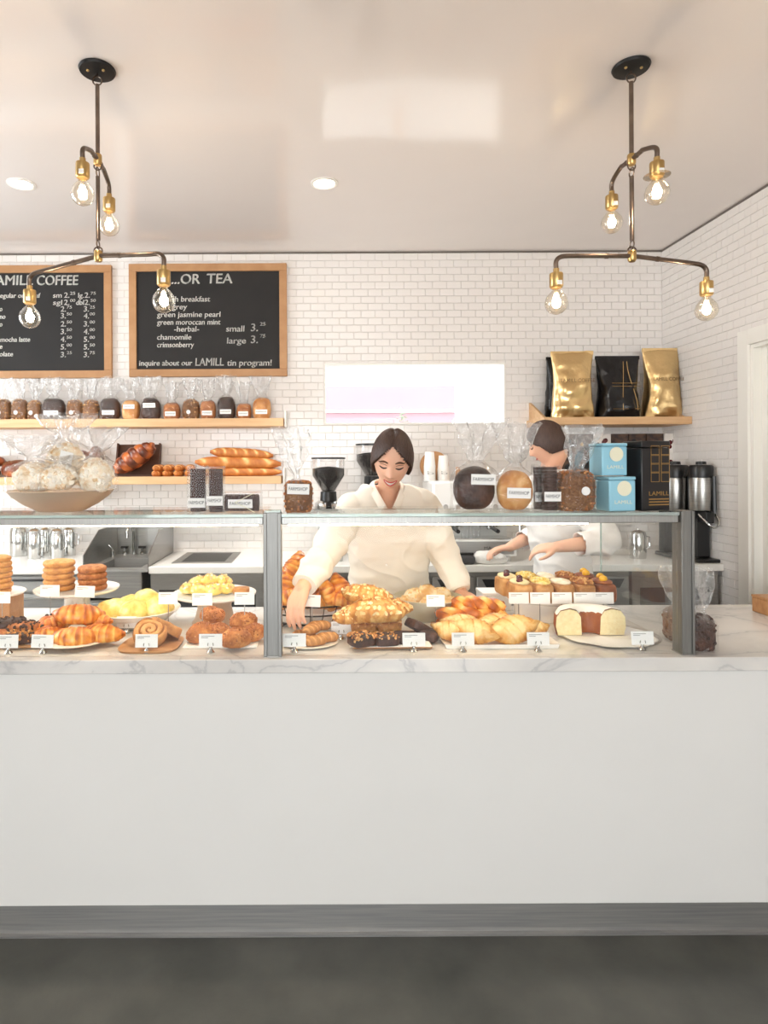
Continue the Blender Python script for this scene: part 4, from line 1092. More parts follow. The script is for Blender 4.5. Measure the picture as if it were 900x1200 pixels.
# --- front left: bars, scones, croissants
brd = cg(52, 757)
t = thing('serving_board', 'wooden board under the scones, bars and filled croissants at the left', 'serving board', (P(34, 757, brd.y).x, 2.2, Z))
MB().b2((-.24, -.075, .001), (.2, .14, .014)).build('board', M_wood, t, bevel=.006)
MB().b2((-.23, -.07, .0142), (.19, .13, .0152)).build('parchment', M_paper, t)
zb = Z + .0158
nb = blob(.05, .04, .022, 80, .06, 26, .25, boxy=.5, fine=.08)
for i, (px, D, dz, rz, lab) in enumerate(((4, 2.17, 0, .1, 'front'), (24, 2.15, 0, .4, 'front right'), (12, 2.22, .025, .2, 'upper'), (-4, 2.26, .015, .6, 'rear left'), (27, 2.2, .018, -.3, 'upper right'))):
    o = food('granola_bar', nb.mesh('p'), C_choc if i in (1, 2) else C_cookied, lab + ' dark nutty bar at the left edge of the case', 'granola bar', 'nutty bars', (P(px, 745, D).x, D, zb + dz), (0, 0, rz))
    topped(o, flakes(nb, 60, .006, i, -.1, .001, True).mesh('t', 0), C_nut if i % 2 else C_choc, 'nuts')
scn = pillow(lambda a: .055 / max(abs(math.cos(a % (2 * math.pi / 3) - math.pi / 3)), .62), .034, 3, .05)
for i, (px, D, dz, rz, lab) in enumerate(((38, 2.27, .012, .5, 'rear left'), (52, 2.22, .014, 1.2, 'nearest'), (62, 2.3, .03, .2, 'top'), (76, 2.31, .028, 2.2, 'right'))):
    o = food('scone', scn.mesh('p'), C_gold, lab + ' golden scone with dark fruit behind the filled croissants', 'scone', 'fruit scones', (P(px, 735, D).x, D, zb + dz), (-.25, 0, rz), (.75, .75, .8))
    topped(o, MB().ell((.0, .0, .036), (.016, .014, .009)).ell((.03, .01, .03), .009).ell((-.025, -.02, .03), .01).mesh('b'), M_fig, 'fruit')
cr = [croissant(.155, .038, .03, i) for i in range(4)]
for i, (px, D, dz, rot, lab, sc_) in enumerate((
        (87, 2.13, .0, (0, 0, .05), 'front filled croissant with pale seam', 1.0), (58, 2.17, .0, (0, 0, .5), 'left filled croissant beside the front one', .8),
        (118, 2.17, .0, (0, 0, -.25), 'right filled croissant near the cinnamon rolls', 1.0), (92, 2.23, .05, (.1, .1, .35), 'topmost filled croissant of the heap', 1.1), (112, 2.26, .03, (0, 0, -.5), 'rear filled croissant of the heap', .8), (66, 2.25, .02, (0, 0, .9), 'croissant behind the left filled one', .8))):
    o = food('croissant', cr[i % 4].mesh('p', 60), C_gold, lab, 'croissant', 'filled croissants at the left', (P(px, 745, D).x, D, zb + dz), rot, (sc_, sc_, sc_ * .95))
cpl = cg(118, 762)
card(10, 766, 'price card in front of the nutty bars', w=.9)
card(50, 768, 'price card in front of the filled croissants', w=.98, tilt=.03)
t, c, R = plate(88, 757, 84, 'thin round plate under the filled croissants', M_cer, h=.004)
t.location = (P(88, 757, 2.185).x, 2.185, Z + .0155)
# --- cinnamon rolls
c = Vector((P(178, 757, 2.165).x, 2.165, Z))
t = thing('serving_board', 'rounded wooden board under the cinnamon rolls', 'serving board', c)
MB().add(*(lambda m: (m.v, m.f))(pillow(lambda a: .102 / max(abs(math.cos(a)) ** 4 + abs(math.sin(a)) ** 4, .01) ** .25 * (1 if True else 1), .012, 0, 0, 8, 40, 5, .95))).build('board', M_wood, t, angle=40)
def swirl(R=.058, h=.036):
    turns = 2.6
    def saw(x, y):
        r = math.hypot(x, y); a = math.atan2(y, x) / (2 * math.pi)
        return ((r / R) * turns - a) % 1
    return pillow(lambda a: R * (1 + .03 * math.sin(a)), h, 5, .03, 6, 48, 22, .75, lambda x, y, f, a: -.010 * max(0, abs(saw(x, y) - .5) - .34) / .16 if f < .97 else 0, lambda x, y, f, a: min(1, max(0, .25 + 3.5 * max(0, abs(saw(x, y) - .5) - .3) + .25 * f + .3 * N3((x, y, 0), 40, 2))))
sw = swirl()
for i, (px, D, dz, rot, lab) in enumerate(((176, 2.14, .012, (.5, 0, .2), 'front cinnamon roll showing its spiral'), (192, 2.19, .012, (.35, .45, 1.5), 'right cinnamon roll leaning behind the front one'))):
    food('cinnamon_roll', sw.mesh('p', 60), C_rug, lab, 'cinnamon roll', 'cinnamon rolls', (P(px, 750, D).x, D, Z + dz + .025), rot, (1, 1, 1))
card(172, 768, 'price card in front of the cinnamon rolls', w=1.0)
# --- sugared buns on square plate
c = cg(264, 753)
t = thing('square_plate', 'square white plate of sugared brown buns left of the grooved post', 'plate', c)
MB().b2((-.135, -.075, 0), (.118, .1, .006)).build('dish', M_cer, t, bevel=.003)
MB().b2((-.13, -.07, .0062), (.113, .095, .0075)).build('parchment', M_paper, t)
for i, (px, D, dz, rz, lab, q) in enumerate(((237, 2.18, .0, .2, 'large left', 1.1), (276, 2.12, 0, .1, 'front', 1.1), (258, 2.22, 0, .5, 'middle', .9), (249, 2.27, .045, -.3, 'topmost rear', .95), (285, 2.22, .035, .4, 'upper right', 1.0), (297, 2.2, .0, 1.2, 'rightmost', 1.0))):
    bb = blob(.05, .04, .033, 90 + i, .16, 22, .3, 36, 22, fine=.08)
    o = food('sugared_bun', bb.mesh('p'), C_bun, lab + ' sugared brown bun on the square plate', 'bun', 'sugared buns', (P(px, 745, D).x, D, Z + .008 + dz), (0, 0, rz), (q, q, q))
    topped(o, flakes(bb, 170, .0032, i, -.2, .0005, True).mesh('t', 0), C_cookied, 'sugar_crust')
card(247, 769, 'price card in front of the sugared buns', w=1.04)

# --- croissant basket
D = 2.45; s = S(D); c = cg(366, 724); c.y = D; c.x = P(364, 700, D).x
t = thing('wire_basket', 'dark wire basket of croissants behind the grooved post', 'basket', c)
for rr, zz in ((.17, .085), (.155, .05), (.13, .012)):
    MB().tube([(rr * math.cos(a), rr * .62 * math.sin(a), zz) for a in [2 * math.pi * i / 36 for i in range(36)]], .003, 6, True).build('ring', M_wire, t)
for i in range(20):
    a = 2 * math.pi * i / 20
    MB().tube([(.17 * math.cos(a), .105 * math.sin(a), .085), (.155 * math.cos(a), .096 * math.sin(a), .05), (.13 * math.cos(a), .08 * math.sin(a), .012), (0, 0, .012)], .0018, 5).build('rib', M_wire, t)
for sx in (-1, 1): MB().tube([(sx * .1, -.06, .012), (sx * .115, -.07, 0)], .003, 6).build('foot', M_wire, t)
MB().lathe([(0, .0165), (.125, .0165), (.15, .055), (.1495, .056), (.124, .018), (0, .018)], 28, M=Matrix.Diagonal((1, .62, 1, 1))).build('paper_liner', M_paper, t)
bc = [croissant(.165, .042, .034, 10 + i, 4) for i in range(4)]
for i, (px, py, D, rot, q, lab) in enumerate((
        (352, 712, 2.47, (0, 0, .3), 1.0, 'croissant deep at the back left of the basket'), (384, 712, 2.44, (0, 0, -.3), 1.0, 'croissant low at the right of the basket'),
        (340, 694, 2.42, (.2, -1.15, .3), 1.05, 'croissant standing at the left of the basket beside the post'), (366, 694, 2.5, (0, .2, .8), 1.0, 'croissant hidden behind the reaching sleeve'),
        (397, 700, 2.42, (.3, 1.0, -.2), 1.0, 'upright croissant right of the reaching sleeve'), (378, 700, 2.38, (.2, 1.2, .4), .85, 'croissant leaning beneath the sleeve cuff'),
        (398, 709, 2.37, (0, .1, -.2), .7, 'small croissant at the lower right of the basket'), (348, 672, 2.45, (.3, -.9, .5), .95, 'topmost croissant of the basket pile'), (336, 682, 2.5, (.2, -.7, .2), .9, 'croissant peeking out behind the topmost one'), (342, 706, 2.36, (0, -.2, .2), .8, 'croissant at the basket front beside the hand'))):
    p = P(px, py, D); food('croissant', bc[i % 4].mesh('p', 60), C_gold, lab, 'croissant', 'croissants in the wire basket', (p.x, D, p.z), rot, (q, q, q))
card(365.5, 711, 'price card in front of the croissant basket', stem=Z, D=2.26, w=.85, tilt=.06)
# --- rolled pastries on oval plate
t, c, R = plate(362, 753, 70, 'small white oval plate of rolled brown pastries under the reaching hand', M_cer, h=.008)
rg = baguette(.085, .019, 1, 4, 12, 22)
for i, (px, D, dz, rz, lab) in enumerate(((370, 2.13, 0, .5, 'front'), (383, 2.17, 0, .3, 'right'), (356, 2.2, 0, -.2, 'rear left'), (365, 2.17, .028, .9, 'upper'), (374, 2.21, .03, .2, 'topmost'), (352, 2.13, .002, .1, 'left'))):
    food('rolled_pastry', rg.mesh('p', 60), C_rug, lab + ' rolled brown pastry on the small oval plate', 'pastry', 'rolled pastries', (P(px, 745, D).x, D, Z + .008 + dz), (0, 0, rz))
card(345, 766, 'price card in front of the rolled pastries beside the post', w=1.04)
card(400, 749, 'price card standing left of the almond croissants', w=1.0)
# --- almond croissants over almond bars and brownies on a board
c = cg(456, 759)
t = thing('serving_board', 'wooden board with paper under the almond bars and brownies', 'serving board', (P(457, 757, 2.18).x, 2.18, Z))
MB().b2((-.135, -.08, 0), (.135, .12, .012)).build('board', M_wood, t, bevel=.006)
MB().b2((-.145, -.095, .0122), (.13, .1, .0132)).build('parchment', M_paper, t)
zb = Z + .0138
ab = blob(.045, .038, .021, 110, .04, 26, .2, boxy=.55, fine=.05)
for i, (px, D, dz, rz, lab) in enumerate(((424, 2.11, 0, .5, 'front left'), (426, 2.23, .012, .1, 'rear left'), (456, 2.24, .012, -.1, 'rear right'))):
    o = food('almond_bar', ab.mesh('p'), C_choc if i == 0 else C_almond, lab + ' nut-topped almond bar beneath the almond croissants', 'almond bar', 'almond bars', (P(px, 745, D).x, D, zb + dz), (0, 0, rz))
    topped(o, flakes(ab, 120, .005, i, .15, .001, True).mesh('t', 0), C_nut, 'chopped_nuts')
bn = blob(.042, .036, .018, 115, .04, 26, .2, boxy=.6, fine=.04)
for i, (px, D, dz, rz, rot, lab) in enumerate(((452, 2.12, 0, .2, 0, 'nut-sprinkled left'), (474, 2.14, 0, -.2, 0, 'middle'), (488, 2.2, .022, .5, .5, 'tilted upper'), (499, 2.19, .0, -.5, .2, 'right'))):
    o = food('brownie', bn.mesh('p'), C_choc, lab + ' dark brownie on the board before the beige bowl', 'brownie', 'brownies', (P(px, 745, D).x, D, zb + dz), (0, rot, rz))
    if i == 0: topped(o, flakes(bn, 60, .004, 7, .3, .001, True).mesh('t', 0), C_nut, 'chopped_nuts')
ac = croissant(.19, .042, .03, 21, 3)
for i, (px, py, D, rot, q, lab) in enumerate(((416, 729, 2.22, (0, 0, .4), .8, 'almond croissant at the left of the stack'), (441, 727, 2.2, (0, 0, .05), 1.15, 'wide flaked almond croissant in the middle of the stack'), (429, 706, 2.26, (0, .12, -.12), .95, 'topmost almond croissant of the stack'), (458, 718, 2.3, (0, 0, -.5), .8, 'almond croissant at the back right of the stack'))):
    p = P(px, py, D); o = food('almond_croissant', ac.mesh('p', 60), C_almond, lab, 'croissant', 'almond croissants', (p.x, D, p.z), rot, (q, q, q))
    topped(o, flakes(ac, 110, .009, i, .1, .002).mesh('t', 0), C_flake, 'almond_flakes')
card(485, 768, 'price card in front of the brownies', w=1.02)
# --- bowl of meringue pastries
c = cg(502, 724)
t = thing('serving_bowl', 'grey-green stoneware bowl of cream-coloured pastries before the woman', 'bowl', c); s = S(c.y); R = 41 * s
h = P(502, 699, c.y).z - CZ
MB().lathe([(0, 0), (R * .55, 0), (R * .6, .004), (R * .88, h * .6), (R, h), (R * .98, h + .002), (R * .85, h * .62), (R * .55, .014), (0, .012)], 44).build('dish', M_cergrey, t)
for i, (dx, dy, dz, lab) in enumerate(((-.09, -.02, .03, 'left'), (-.01, -.06, .03, 'front middle'), (.07, -.02, .03, 'right'), (.0, .04, .06, 'upper middle'), (-.05, .03, .05, 'upper left'), (.06, .05, .05, 'rear right'))):
    b_ = blob(.052, .045, .036, 130 + i, .16, 18, .3, fine=.06)
    o = food('cream_puff', b_.mesh('p'), C_meringue, lab + ' cream-coloured toasted pastry in the grey-green bowl', 'pastry', 'cream pastries in the bowl', c + Vector((dx, dy, dz)), (0, 0, i))
    topped(o, flakes(b_, 40, .007, i, .2, .001).mesh('t', 0), C_flake, 'almond_flakes')
card(510.5, 711, 'price card on a stem before the grey-green bowl', stem=Z, D=2.28, w=.9)
# --- tray of turnovers
c = cg(580, 757)
t = thing('serving_tray', 'white rectangular tray of golden turnovers', 'tray', (P(580, 757, 2.19).x, 2.19, Z)); a, b_ = .195, .095
m = MB()
m.add(*(lambda q: (q.v, q.f))(pillow(lambda u: min(a / max(abs(math.cos(u)), 1e-3), b_ / max(abs(math.sin(u)), 1e-3)) * .99, .018, 0, 0, 40, 72, 6, .3, lambda x, y, f, u: .012 if f > .95 else -.012)))
m.build('dish', M_cer, t, angle=50)
def lens(u, a=.085, b=.047):
    c, s_ = math.cos(u), abs(math.sin(u)); k = b * c * c / (a * a)
    return (b / max(s_, 1e-6)) if k < 1e-6 else (-s_ + math.sqrt(s_ * s_ + 4 * k * b)) / (2 * k)
tn = pillow(lambda u: lens(u) * (1 + .03 * math.cos(24 * u)), .036, 9, .05, 1.7, 60, 16, .16, lambda x, y, f, a: (-.0035 * max(0, math.cos(x * 210 + y * 90)) ** 6 if f < .7 else .0025 * math.cos(24 * a) * (f - .7) / .3), lambda x, y, f, a: min(1, max(0, .12 + .5 * max(0, f - .55) / .45 + .5 * N3((x, y, 0), 26, 5) + .25 * max(0, math.cos(x * 210 + y * 90)) ** 6)))
for i, (px, D, dz, rot, lab, q) in enumerate(((600, 2.14, .052, (.75, -.22, .1), 'large front right turnover with toasted tip', 1.15), (583, 2.215, .046, (.7, 0, .2), 'turnover behind the large right one', 1.1), (556, 2.135, .05, (.8, .15, -.5), 'front left turnover with dusted edge', 1.0), (528, 2.17, .042, (.7, .1, -.6), 'leftmost turnover on the tray', .85), (541, 2.235, .05, (.5, 0, -.3), 'turnover at the left rear of the tray', .9), (624, 2.22, .035, (.5, 0, .3), 'turnover behind the right price card', .8))):
    food('turnover', tn.mesh('p', 60), C_flaky, lab, 'turnover', 'turnovers on the white tray', (P(px, 748, D).x, D, Z + dz), rot, (q, q, q))
bq = cg(548, 733)
m = MB()
for i in range(3):
    m.tube([((k / 23 - .5) * .25, .03 * math.cos(k / 23 * 9.4 + i * 2.09), .03 + .016 * math.sin(k / 23 * 9.4 + i * 2.09)) for k in range(24)], [.005 + .026 * math.sin(math.pi * (k / 23 * .9 + .05)) ** .5 for k in range(24)], 10, ts=[.4 + .4 * math.sin(k * 1.1 + i) for k in range(24)])
food('braided_pastry', m.mesh('p', 60), C_gold, 'long glazed braided pastry behind the turnovers', 'pastry', None, (bq.x, 2.35, Z + .016), (0, 0, .05))
food('braided_pastry', m.mesh('p', 60), C_gold, 'shorter braided pastry lying across the long one', 'pastry', None, (bq.x + .03, 2.37, Z + .06), (0, .05, -.15), (.75, .8, .8))
t = thing('serving_board', 'low wooden board under the braided pastry', 'serving board', (bq.x, 2.35, Z)); MB().b2((-.14, -.07, 0), (.15, .08, .01)).build('board', M_wood, t, bevel=.004)
card(542.5, 767, 'price card in front of the leftmost turnovers', w=1.0)
card(630.5, 765, 'price card at the right end of the turnover tray', w=1.0)
# --- loaf cake slices on low stand
D = 2.54; s = S(D); c = P(656, 700, D); R = 56 * s; h = .083
t = thing('cake_stand', 'low wide white stand carrying rows of topped cake slices', 'cake stand', (c.x, D, Z))
MB().lathe([(0, h - .012), (R * .95, h - .012), (R, h - .006), (R, h), (0, h)], 44, M=Matrix.Diagonal((1.1, .78, 1, 1))).build('plate', M_cer, t)
MB().lathe([(0, 0), (R * .9, 0), (R * .93, .004), (R * .95, h - .0125), (0, h - .0125)], 40, M=Matrix.Diagonal((1, .72, 1, 1))).build('drum', M_cer, t)
bx = thing('cake_box', 'white cardboard cake box behind the low cake stand', 'box', cg(583, 716)); MB().b2((-.06, .0, 0), (.06, .12, .06)).build('box_body', M_paper, bx, bevel=.002); MB().b2((-.062, -.002, .0605), (.062, .122, .075)).build('lid', M_paper, bx, bevel=.002)
zc = CZ + h + .0006
cols = [(C_crumb, 'berry', 'pale cake slice with dark berries'), (C_lemon, 'crumble', 'yellow crumble-topped cake slice'), (C_cream, 'cream', 'cream-topped white cake slice'), (C_cookied, 'nuts', 'nut-topped brown cake slice'), (C_cake, 'yberry', 'chocolate-brown cake slice with yellow berries')]
for i in range(5):
    for j in range(2):
        px = 611 + i * 24.3
        Dj = 2.462 + j * .128
        x = P(px, 700, 2.44).x - .012 * j
        cm, tp, lb = cols[i]
        b_ = blob(.037, .058, .038, 150 + i * 2 + j, .03, 22, .12, 20, 12, .62, .02)
        o = food('cake_slice', b_.mesh('p'), C_rug if i != 4 else C_cake, lb + (', front row of the low stand' if j == 0 else ', back row of the low stand'), 'cake slice', 'topped cake slices on the low stand', (x, Dj, zc), (0, 0, .08))
        zt = max(v.z for v in b_.v)
        ic = blob(.034, .053, .012, 170 + i * 2 + j, .12, 30, .3, fine=.06)
        k = obj('icing', ic.mesh('t'), cm, o, (0, 0, zt - .006))
        if tp == 'berry':
            for q in range(3): MB().ell((.012 * (q - 1), -.03 + .03 * q, zt + .012), (.013, .013, .011)).build('berry', M_berry, o)
        elif tp == 'yberry':
            for q in range(2 if j == 0 else 2): MB().ell((.008 * (q * 2 - 1), -.025 + .05 * q, zt + .016), (.016, .014, .014)).build('berry', M_yberry, o)
        elif tp in ('crumble', 'nuts'):
            kk = flakes(ic, 70, .006, i + j, .1, .002, True).build('crumble', C_lemon if tp == 'crumble' else C_nut, o, (0, 0, zt - .006)); kk['kind'] = 'stuff'
for i, px in enumerate((608, 633, 658.5, 684, 707.5)):
    card(px, 707.5, 'price card before the ' + ['berry-topped pale', 'yellow crumble', 'cream-topped white', 'nut-topped', 'yellow-berry'][i] + ' cake slices', stem=Z, D=2.375, w=1.02)
# --- cut ring cake
c = cg(707, 752)
t = thing('cake_board', 'round paper-lined glass plate under the cut ring cake', 'plate', (1.03, 2.25, Z))
MB().lathe([(0, 0), (.12, 0), (.178, .006), (.18, .009), (.12, .004), (0, .004)], 44).build('glass_plate', M_acet, t)
MB().lathe([(0, .0045), (.165, .0065), (.165, .0075), (0, .0055)], 40, jig=lambda q, a, k: q * (1 + .03 * math.sin(9 * a))).build('parchment', M_paper, t)
prof = [(.033, 0), (.118, 0), (.125, .03), (.122, .065), (.108, .085), (.075, .092), (.05, .085), (.036, .065)]
m = MB(); n = 26; vs = []; fs = []; np_ = len(prof)
for i in range(n + 1):
    a = math.pi * (i / n) + .04
    for (r_, z_) in prof:
        q = 1 + .02 * N3((math.cos(a), math.sin(a), z_ * 10), 3, 4)
        vs.append((r_ * q * math.cos(a), r_ * q * math.sin(a), z_))
for i in range(n):
    for k in range(np_): l = (k + 1) % np_; fs.append((i * np_ + k, (i + 1) * np_ + k, (i + 1) * np_ + l, i * np_ + l))
cakeloc = Vector((P(693, 748, 2.23).x, 2.235, Z + .0085))
ck = thing('ring_cake', 'cut half of a sugar-dusted ring cake showing pale crumb', 'cake', cakeloc, -.03)
m.add(vs, fs); m.build('crust', C_cake, ck, angle=50)
for sgn, a in ((0, .04), (1, math.pi + .04)):
    vv = [(r_ * math.cos(a) * (1), r_ * math.sin(a), z_) for r_, z_ in prof]; vv2 = [(v[0], v[1] - .003, v[2]) for v in vv]
    MB().add(vv + vv2, [tuple(range(np_)), tuple(range(2 * np_ - 1, np_ - 1, -1))] + [(k, (k + 1) % np_, np_ + (k + 1) % np_, np_ + k) for k in range(np_)]).build('cut_face', C_crumb, ck, angle=20)
vs = []; fs = []; pp = [(.119, .07), (.108, .088), (.075, .096), (.05, .089), (.04, .075)]
for i in range(n + 1):
    a = math.pi * (i / n) + .04
    for j, (r_, z_) in enumerate(pp): vs.append((r_ * math.cos(a), r_ * math.sin(a), z_ + (.008 * N3((math.cos(a), math.sin(a), j), 4, 3) if j in (0, 4) else 0)))
for i in range(n):
    for k in range(4): fs.append((i * 5 + k, (i + 1) * 5 + k, (i + 1) * 5 + k + 1, i * 5 + k + 1))
MB().add(vs, fs).build('icing', M_sugar, ck, angle=60)
card(752.5, 762, 'price card right of the cut ring cake', w=1.0)
# --- bags behind and beside the right post
def gift_bag(px, py, wpx, hpx, topy, m, label, seed, lean=0):
    c = cg(px, py); s = S(c.y); w_ = wpx * s; h_ = hpx * s; ht = (py - topy) * s
    t = thing('nut_bag', label, 'nut bag', c)
    base = blob(w_ * .46, w_ * .36, h_ * .55, seed, .06, 24, .1, 24, 16, .4, .04); base.build('filling', m, t, (0, 0, .001))
    k = flakes(base, 200, .007, seed, -1.1, 0, True).build('nuts', m, t, (0, 0, .001)); k['kind'] = 'stuff'
    bag(w_ * 1.04, w_ * .85, h_ * .8, h_ * 1.2, ht, seed, 1.05, lean, 4, 18, 34, .35, .6).build('cellophane', M_cellobig, t, angle=22)
gift_bag(796, 750, 36, 36, 664, C_rye, 'clear bag of light brown granola behind the narrow post', 201, -.02)
gift_bag(820, 761, 33, 38, 668, C_choc, 'clear bag of dark clustered nuts right of the narrow post', 203, -.05)
c = cg(905, 722)
t = thing('wooden_box', 'light wooden box on the counter cut off by the right edge', 'box', c)
MB().b2((-.02, 0, 0), (.1, .09, .06)).build('box_body', M_wood, t, bevel=.003); MB().b2((-.022, -.002, .0605), (.102, .092, .07)).build('lid', M_wood, t, bevel=.002)
# ------------------------------------------------------------------ back counter and equipment
BY0, BY1, BZ = 3.84, YB - .009, .91
xs0, xs1 = P(95, 664, BY0).x, P(174, 664, BY0).x
tag(MB().b2((-2.9, BY0, BZ - .042), (xs0, BY1, BZ)).build('stone_worktop', M_slate, bevel=.003), 'white stone worktop under the steel pitchers, left of the sink', 'worktop')
tag(MB().b2((xs1, BY0, BZ - .042), (XR - .01, BY1, BZ)).build('stone_worktop', M_slate, bevel=.003), 'long white stone worktop right of the sink along the back wall', 'worktop')
M_dark = mat('black_and_recess_shade', (30, 30, 32), .6)
def cabinet(x0, x1, label, style, top=.046):
    t = thing('undercounter_cabinet', label, 'cabinet', ((x0 + x1) / 2, BY0 + .03, 0), 0, 'steel cabinets under the back counter')
    w = x1 - x0 - .004; h = BZ - top; d = BY1 - BY0 - .04
    MB().b2((-w / 2, .022, .1), (w / 2, d, h)).build('body', M_steel, t)
    for sx in (-1, 1):
        for dy in (.06, d - .05): MB().tube([(sx * (w / 2 - .05), dy, 0), (sx * (w / 2 - .05), dy, .1)], .018, 10).build('foot', M_chrome, t)
    if style == 'doors':
        n = 2 if w > .5 else 1
        for i in range(n):
            a = -w / 2 + w * i / n + .008; b_ = -w / 2 + w * (i + 1) / n - .008
            dr_ = MB().b2((a, 0, .12), (b_, .02, h - .03)).build('door', M_steelh, t, bevel=.003)
            MB().prism([(a + .03, h - .045), (b_ - .03, h - .045), (b_ - .06, h - .10), (a + .06, h - .10)], -.004, .001).build('handle', M_dark, dr_)
    elif style == 'drawers':
        for k, (z0, z1) in enumerate(((h - .11, h - .012), (h - .34, h - .125), (.12, h - .355))):
            dr_ = MB().b2((-w / 2 + .008, 0, z0), (w / 2 - .008, .02, z1)).build('drawer', M_steelh, t, bevel=.003)
            MB().b2((-w / 2 + .06, -.012, z1 - .03), (w / 2 - .06, -.0005, z1 - .018)).build('handle', M_chrome if k else M_dark, dr_)
    else:
        MB().b2((-w / 2 + .05, .0, .12), (w / 2 - .05, .0215, h - .1)).build('opening', M_dark, t)  # solid dark panel painted as the shade inside the open front
        for sx in (-1, 1): MB().b2((sx * w / 2 - sx * .05, -.004, .1), (sx * w / 2, .0215, h)).build('stile', M_steel, t)
        MB().b2((-w / 2 + .05, -.004, h - .1), (w / 2 - .05, .0215, h)).build('rail', M_steel, t)
        MB().b2((-w / 2 + .05, -.003, .42), (w / 2 - .05, -.0005, .45)).build('rail', M_steelh, t)
xe = P(309, 680, BY0).x; xm = P(505, 680, BY0).x; xm2 = P(612, 680, BY0).x; xm3 = P(742, 680, BY0).x
cabinet(-2.6, -1.95, 'steel cabinet at the left end under the back counter', 'drawers')
cabinet(-1.945, xs0, 'steel drawer cabinet under the pitchers', 'drawers')
cabinet(xs0 + .002, xs1 - .002, 'steel cabinet below the hand sink', 'drawers', .215)
cabinet(xs1 + .004, xe, 'steel open-fronted cabinet right of the sink', 'open')
cabinet(xe + .004, xm, 'steel cabinet hidden behind the woman', 'open')
cabinet(xm + .004, xm2, 'steel refrigerator cabinet with black grips under the espresso machine', 'doors')
cabinet(xm2 + .004, xm3, 'steel refrigerator cabinet behind the barista', 'doors')
cabinet(xm3 + .004, XR - .03, 'steel open-fronted cabinet under the coffee servers', 'open')

# hand sink
sk = thing('hand_sink', 'stainless hand sink with side splashes below the lower bread shelf', 'sink', ((xs0 + xs1) / 2, 0, 0))
w = (xs1 - xs0) / 2 - .003
zt = P(100, 628, BY0 + .12).z
M0 = MB()
M0.b2((-w, BY0 - .005, BZ - .03), (w, BY0 + .06, BZ - .012)); M0.b2((-w, BY0 + .44, BZ - .03), (w, BY1 - .012, BZ - .012))
M0.b2((-w, BY0 + .06, BZ - .03), (-w + .06, BY0 + .44, BZ - .012)); M0.b2((w - .06, BY0 + .06, BZ - .03), (w, BY0 + .44, BZ - .012))
M0.build('deck', M_steelh, sk)
M0 = MB(); M0.b2((-w + .06, BY0 + .06, BZ - .2), (w - .06, BY0 + .44, BZ - .19))
M0.b2((-w + .055, BY0 + .06, BZ - .2), (-w + .06, BY0 + .44, BZ - .03)); M0.b2((w - .06, BY0 + .06, BZ - .2), (w - .055, BY0 + .44, BZ - .03)); M0.b2((-w + .06, BY0 + .44, BZ - .2), (w - .06, BY0 + .445, BZ - .03)); M0.b2((-w + .06, BY0 + .055, BZ - .2), (w - .06, BY0 + .06, BZ - .03))
M0.build('basin', M_steelh, sk)
MB().b2((-w, BY1 - .012, BZ - .03), (w, BY1, BZ + .2)).build('backsplash', M_steel, sk)
for sx in (-1, 1):
    MB().add([(sx * w, BY0 + .02, BZ - .03), (sx * w, BY1 - .013, BZ - .03), (sx * w, BY1 - .013, BZ + .2), (sx * w, BY0 + .3, BZ + .2), (sx * w, BY0 + .02, BZ + .07)] +
             [(sx * (w - .006), BY0 + .02, BZ - .03), (sx * (w - .006), BY1 - .013, BZ - .03), (sx * (w - .006), BY1 - .013, BZ + .2), (sx * (w - .006), BY0 + .3, BZ + .2), (sx * (w - .006), BY0 + .02, BZ + .07)],
             [(0, 1, 2, 3, 4), (9, 8, 7, 6, 5)] + [(i, (i + 1) % 5, 5 + (i + 1) % 5, 5 + i) for i in range(5)]).build('side_splash', M_steel, sk, angle=20)
fx = P(157, 650, BY1 - .05).x; fz = P(157, 655, BY1 - .05).z
ft = thing('faucet', 'chrome gooseneck faucet with two dark cross handles over the hand sink', 'faucet', (fx, BY1 - .012, fz))
MB().tube([(-.065, -.045, 0), (.065, -.045, 0)], .013, 10).build('bridge', M_chrome, ft)
MB().tube(smooth_path([(0, -.045, 0), (0, -.045, .12), (0, -.06, .22), (0, -.13, .26), (0, -.19, .22), (0, -.2, .17)], 5), .010, 10).build('spout', M_chrome, ft)
for sx in (-1, 1):
    MB().tube([(sx * .062, 0, 0), (sx * .062, -.06, 0)], .014, 10).build('inlet', M_chrome, ft)
    v = MB().lathe([(0, -.02), (.015, -.02), (.017, 0), (.015, .05), (.009, .055), (.009, .08), (0, .082)], 14, c=(sx * .062, -.05, 0)).build('valve', M_chrome, ft)
    MB().tube([(sx * .062 - .026, -.05, .085), (sx * .062 + .026, -.05, .085)], .009, 8).build('handle', M_black, v)
sd = P(132, 655, BY0 + .5)
t = thing('soap_pump', 'small chrome soap pump on the sink deck', 'soap pump', (sd.x, BY0 + .5, BZ - .0115))
MB().lathe([(0, 0), (.014, 0), (.014, .045), (.006, .05), (.006, .06), (0, .06)], 12).build('body', M_chrome, t)
MB().tube([(0, 0, .058), (-.02, -.02, .085), (-.05, -.03, .1)], .005, 6).build('lever', M_chrome, t)

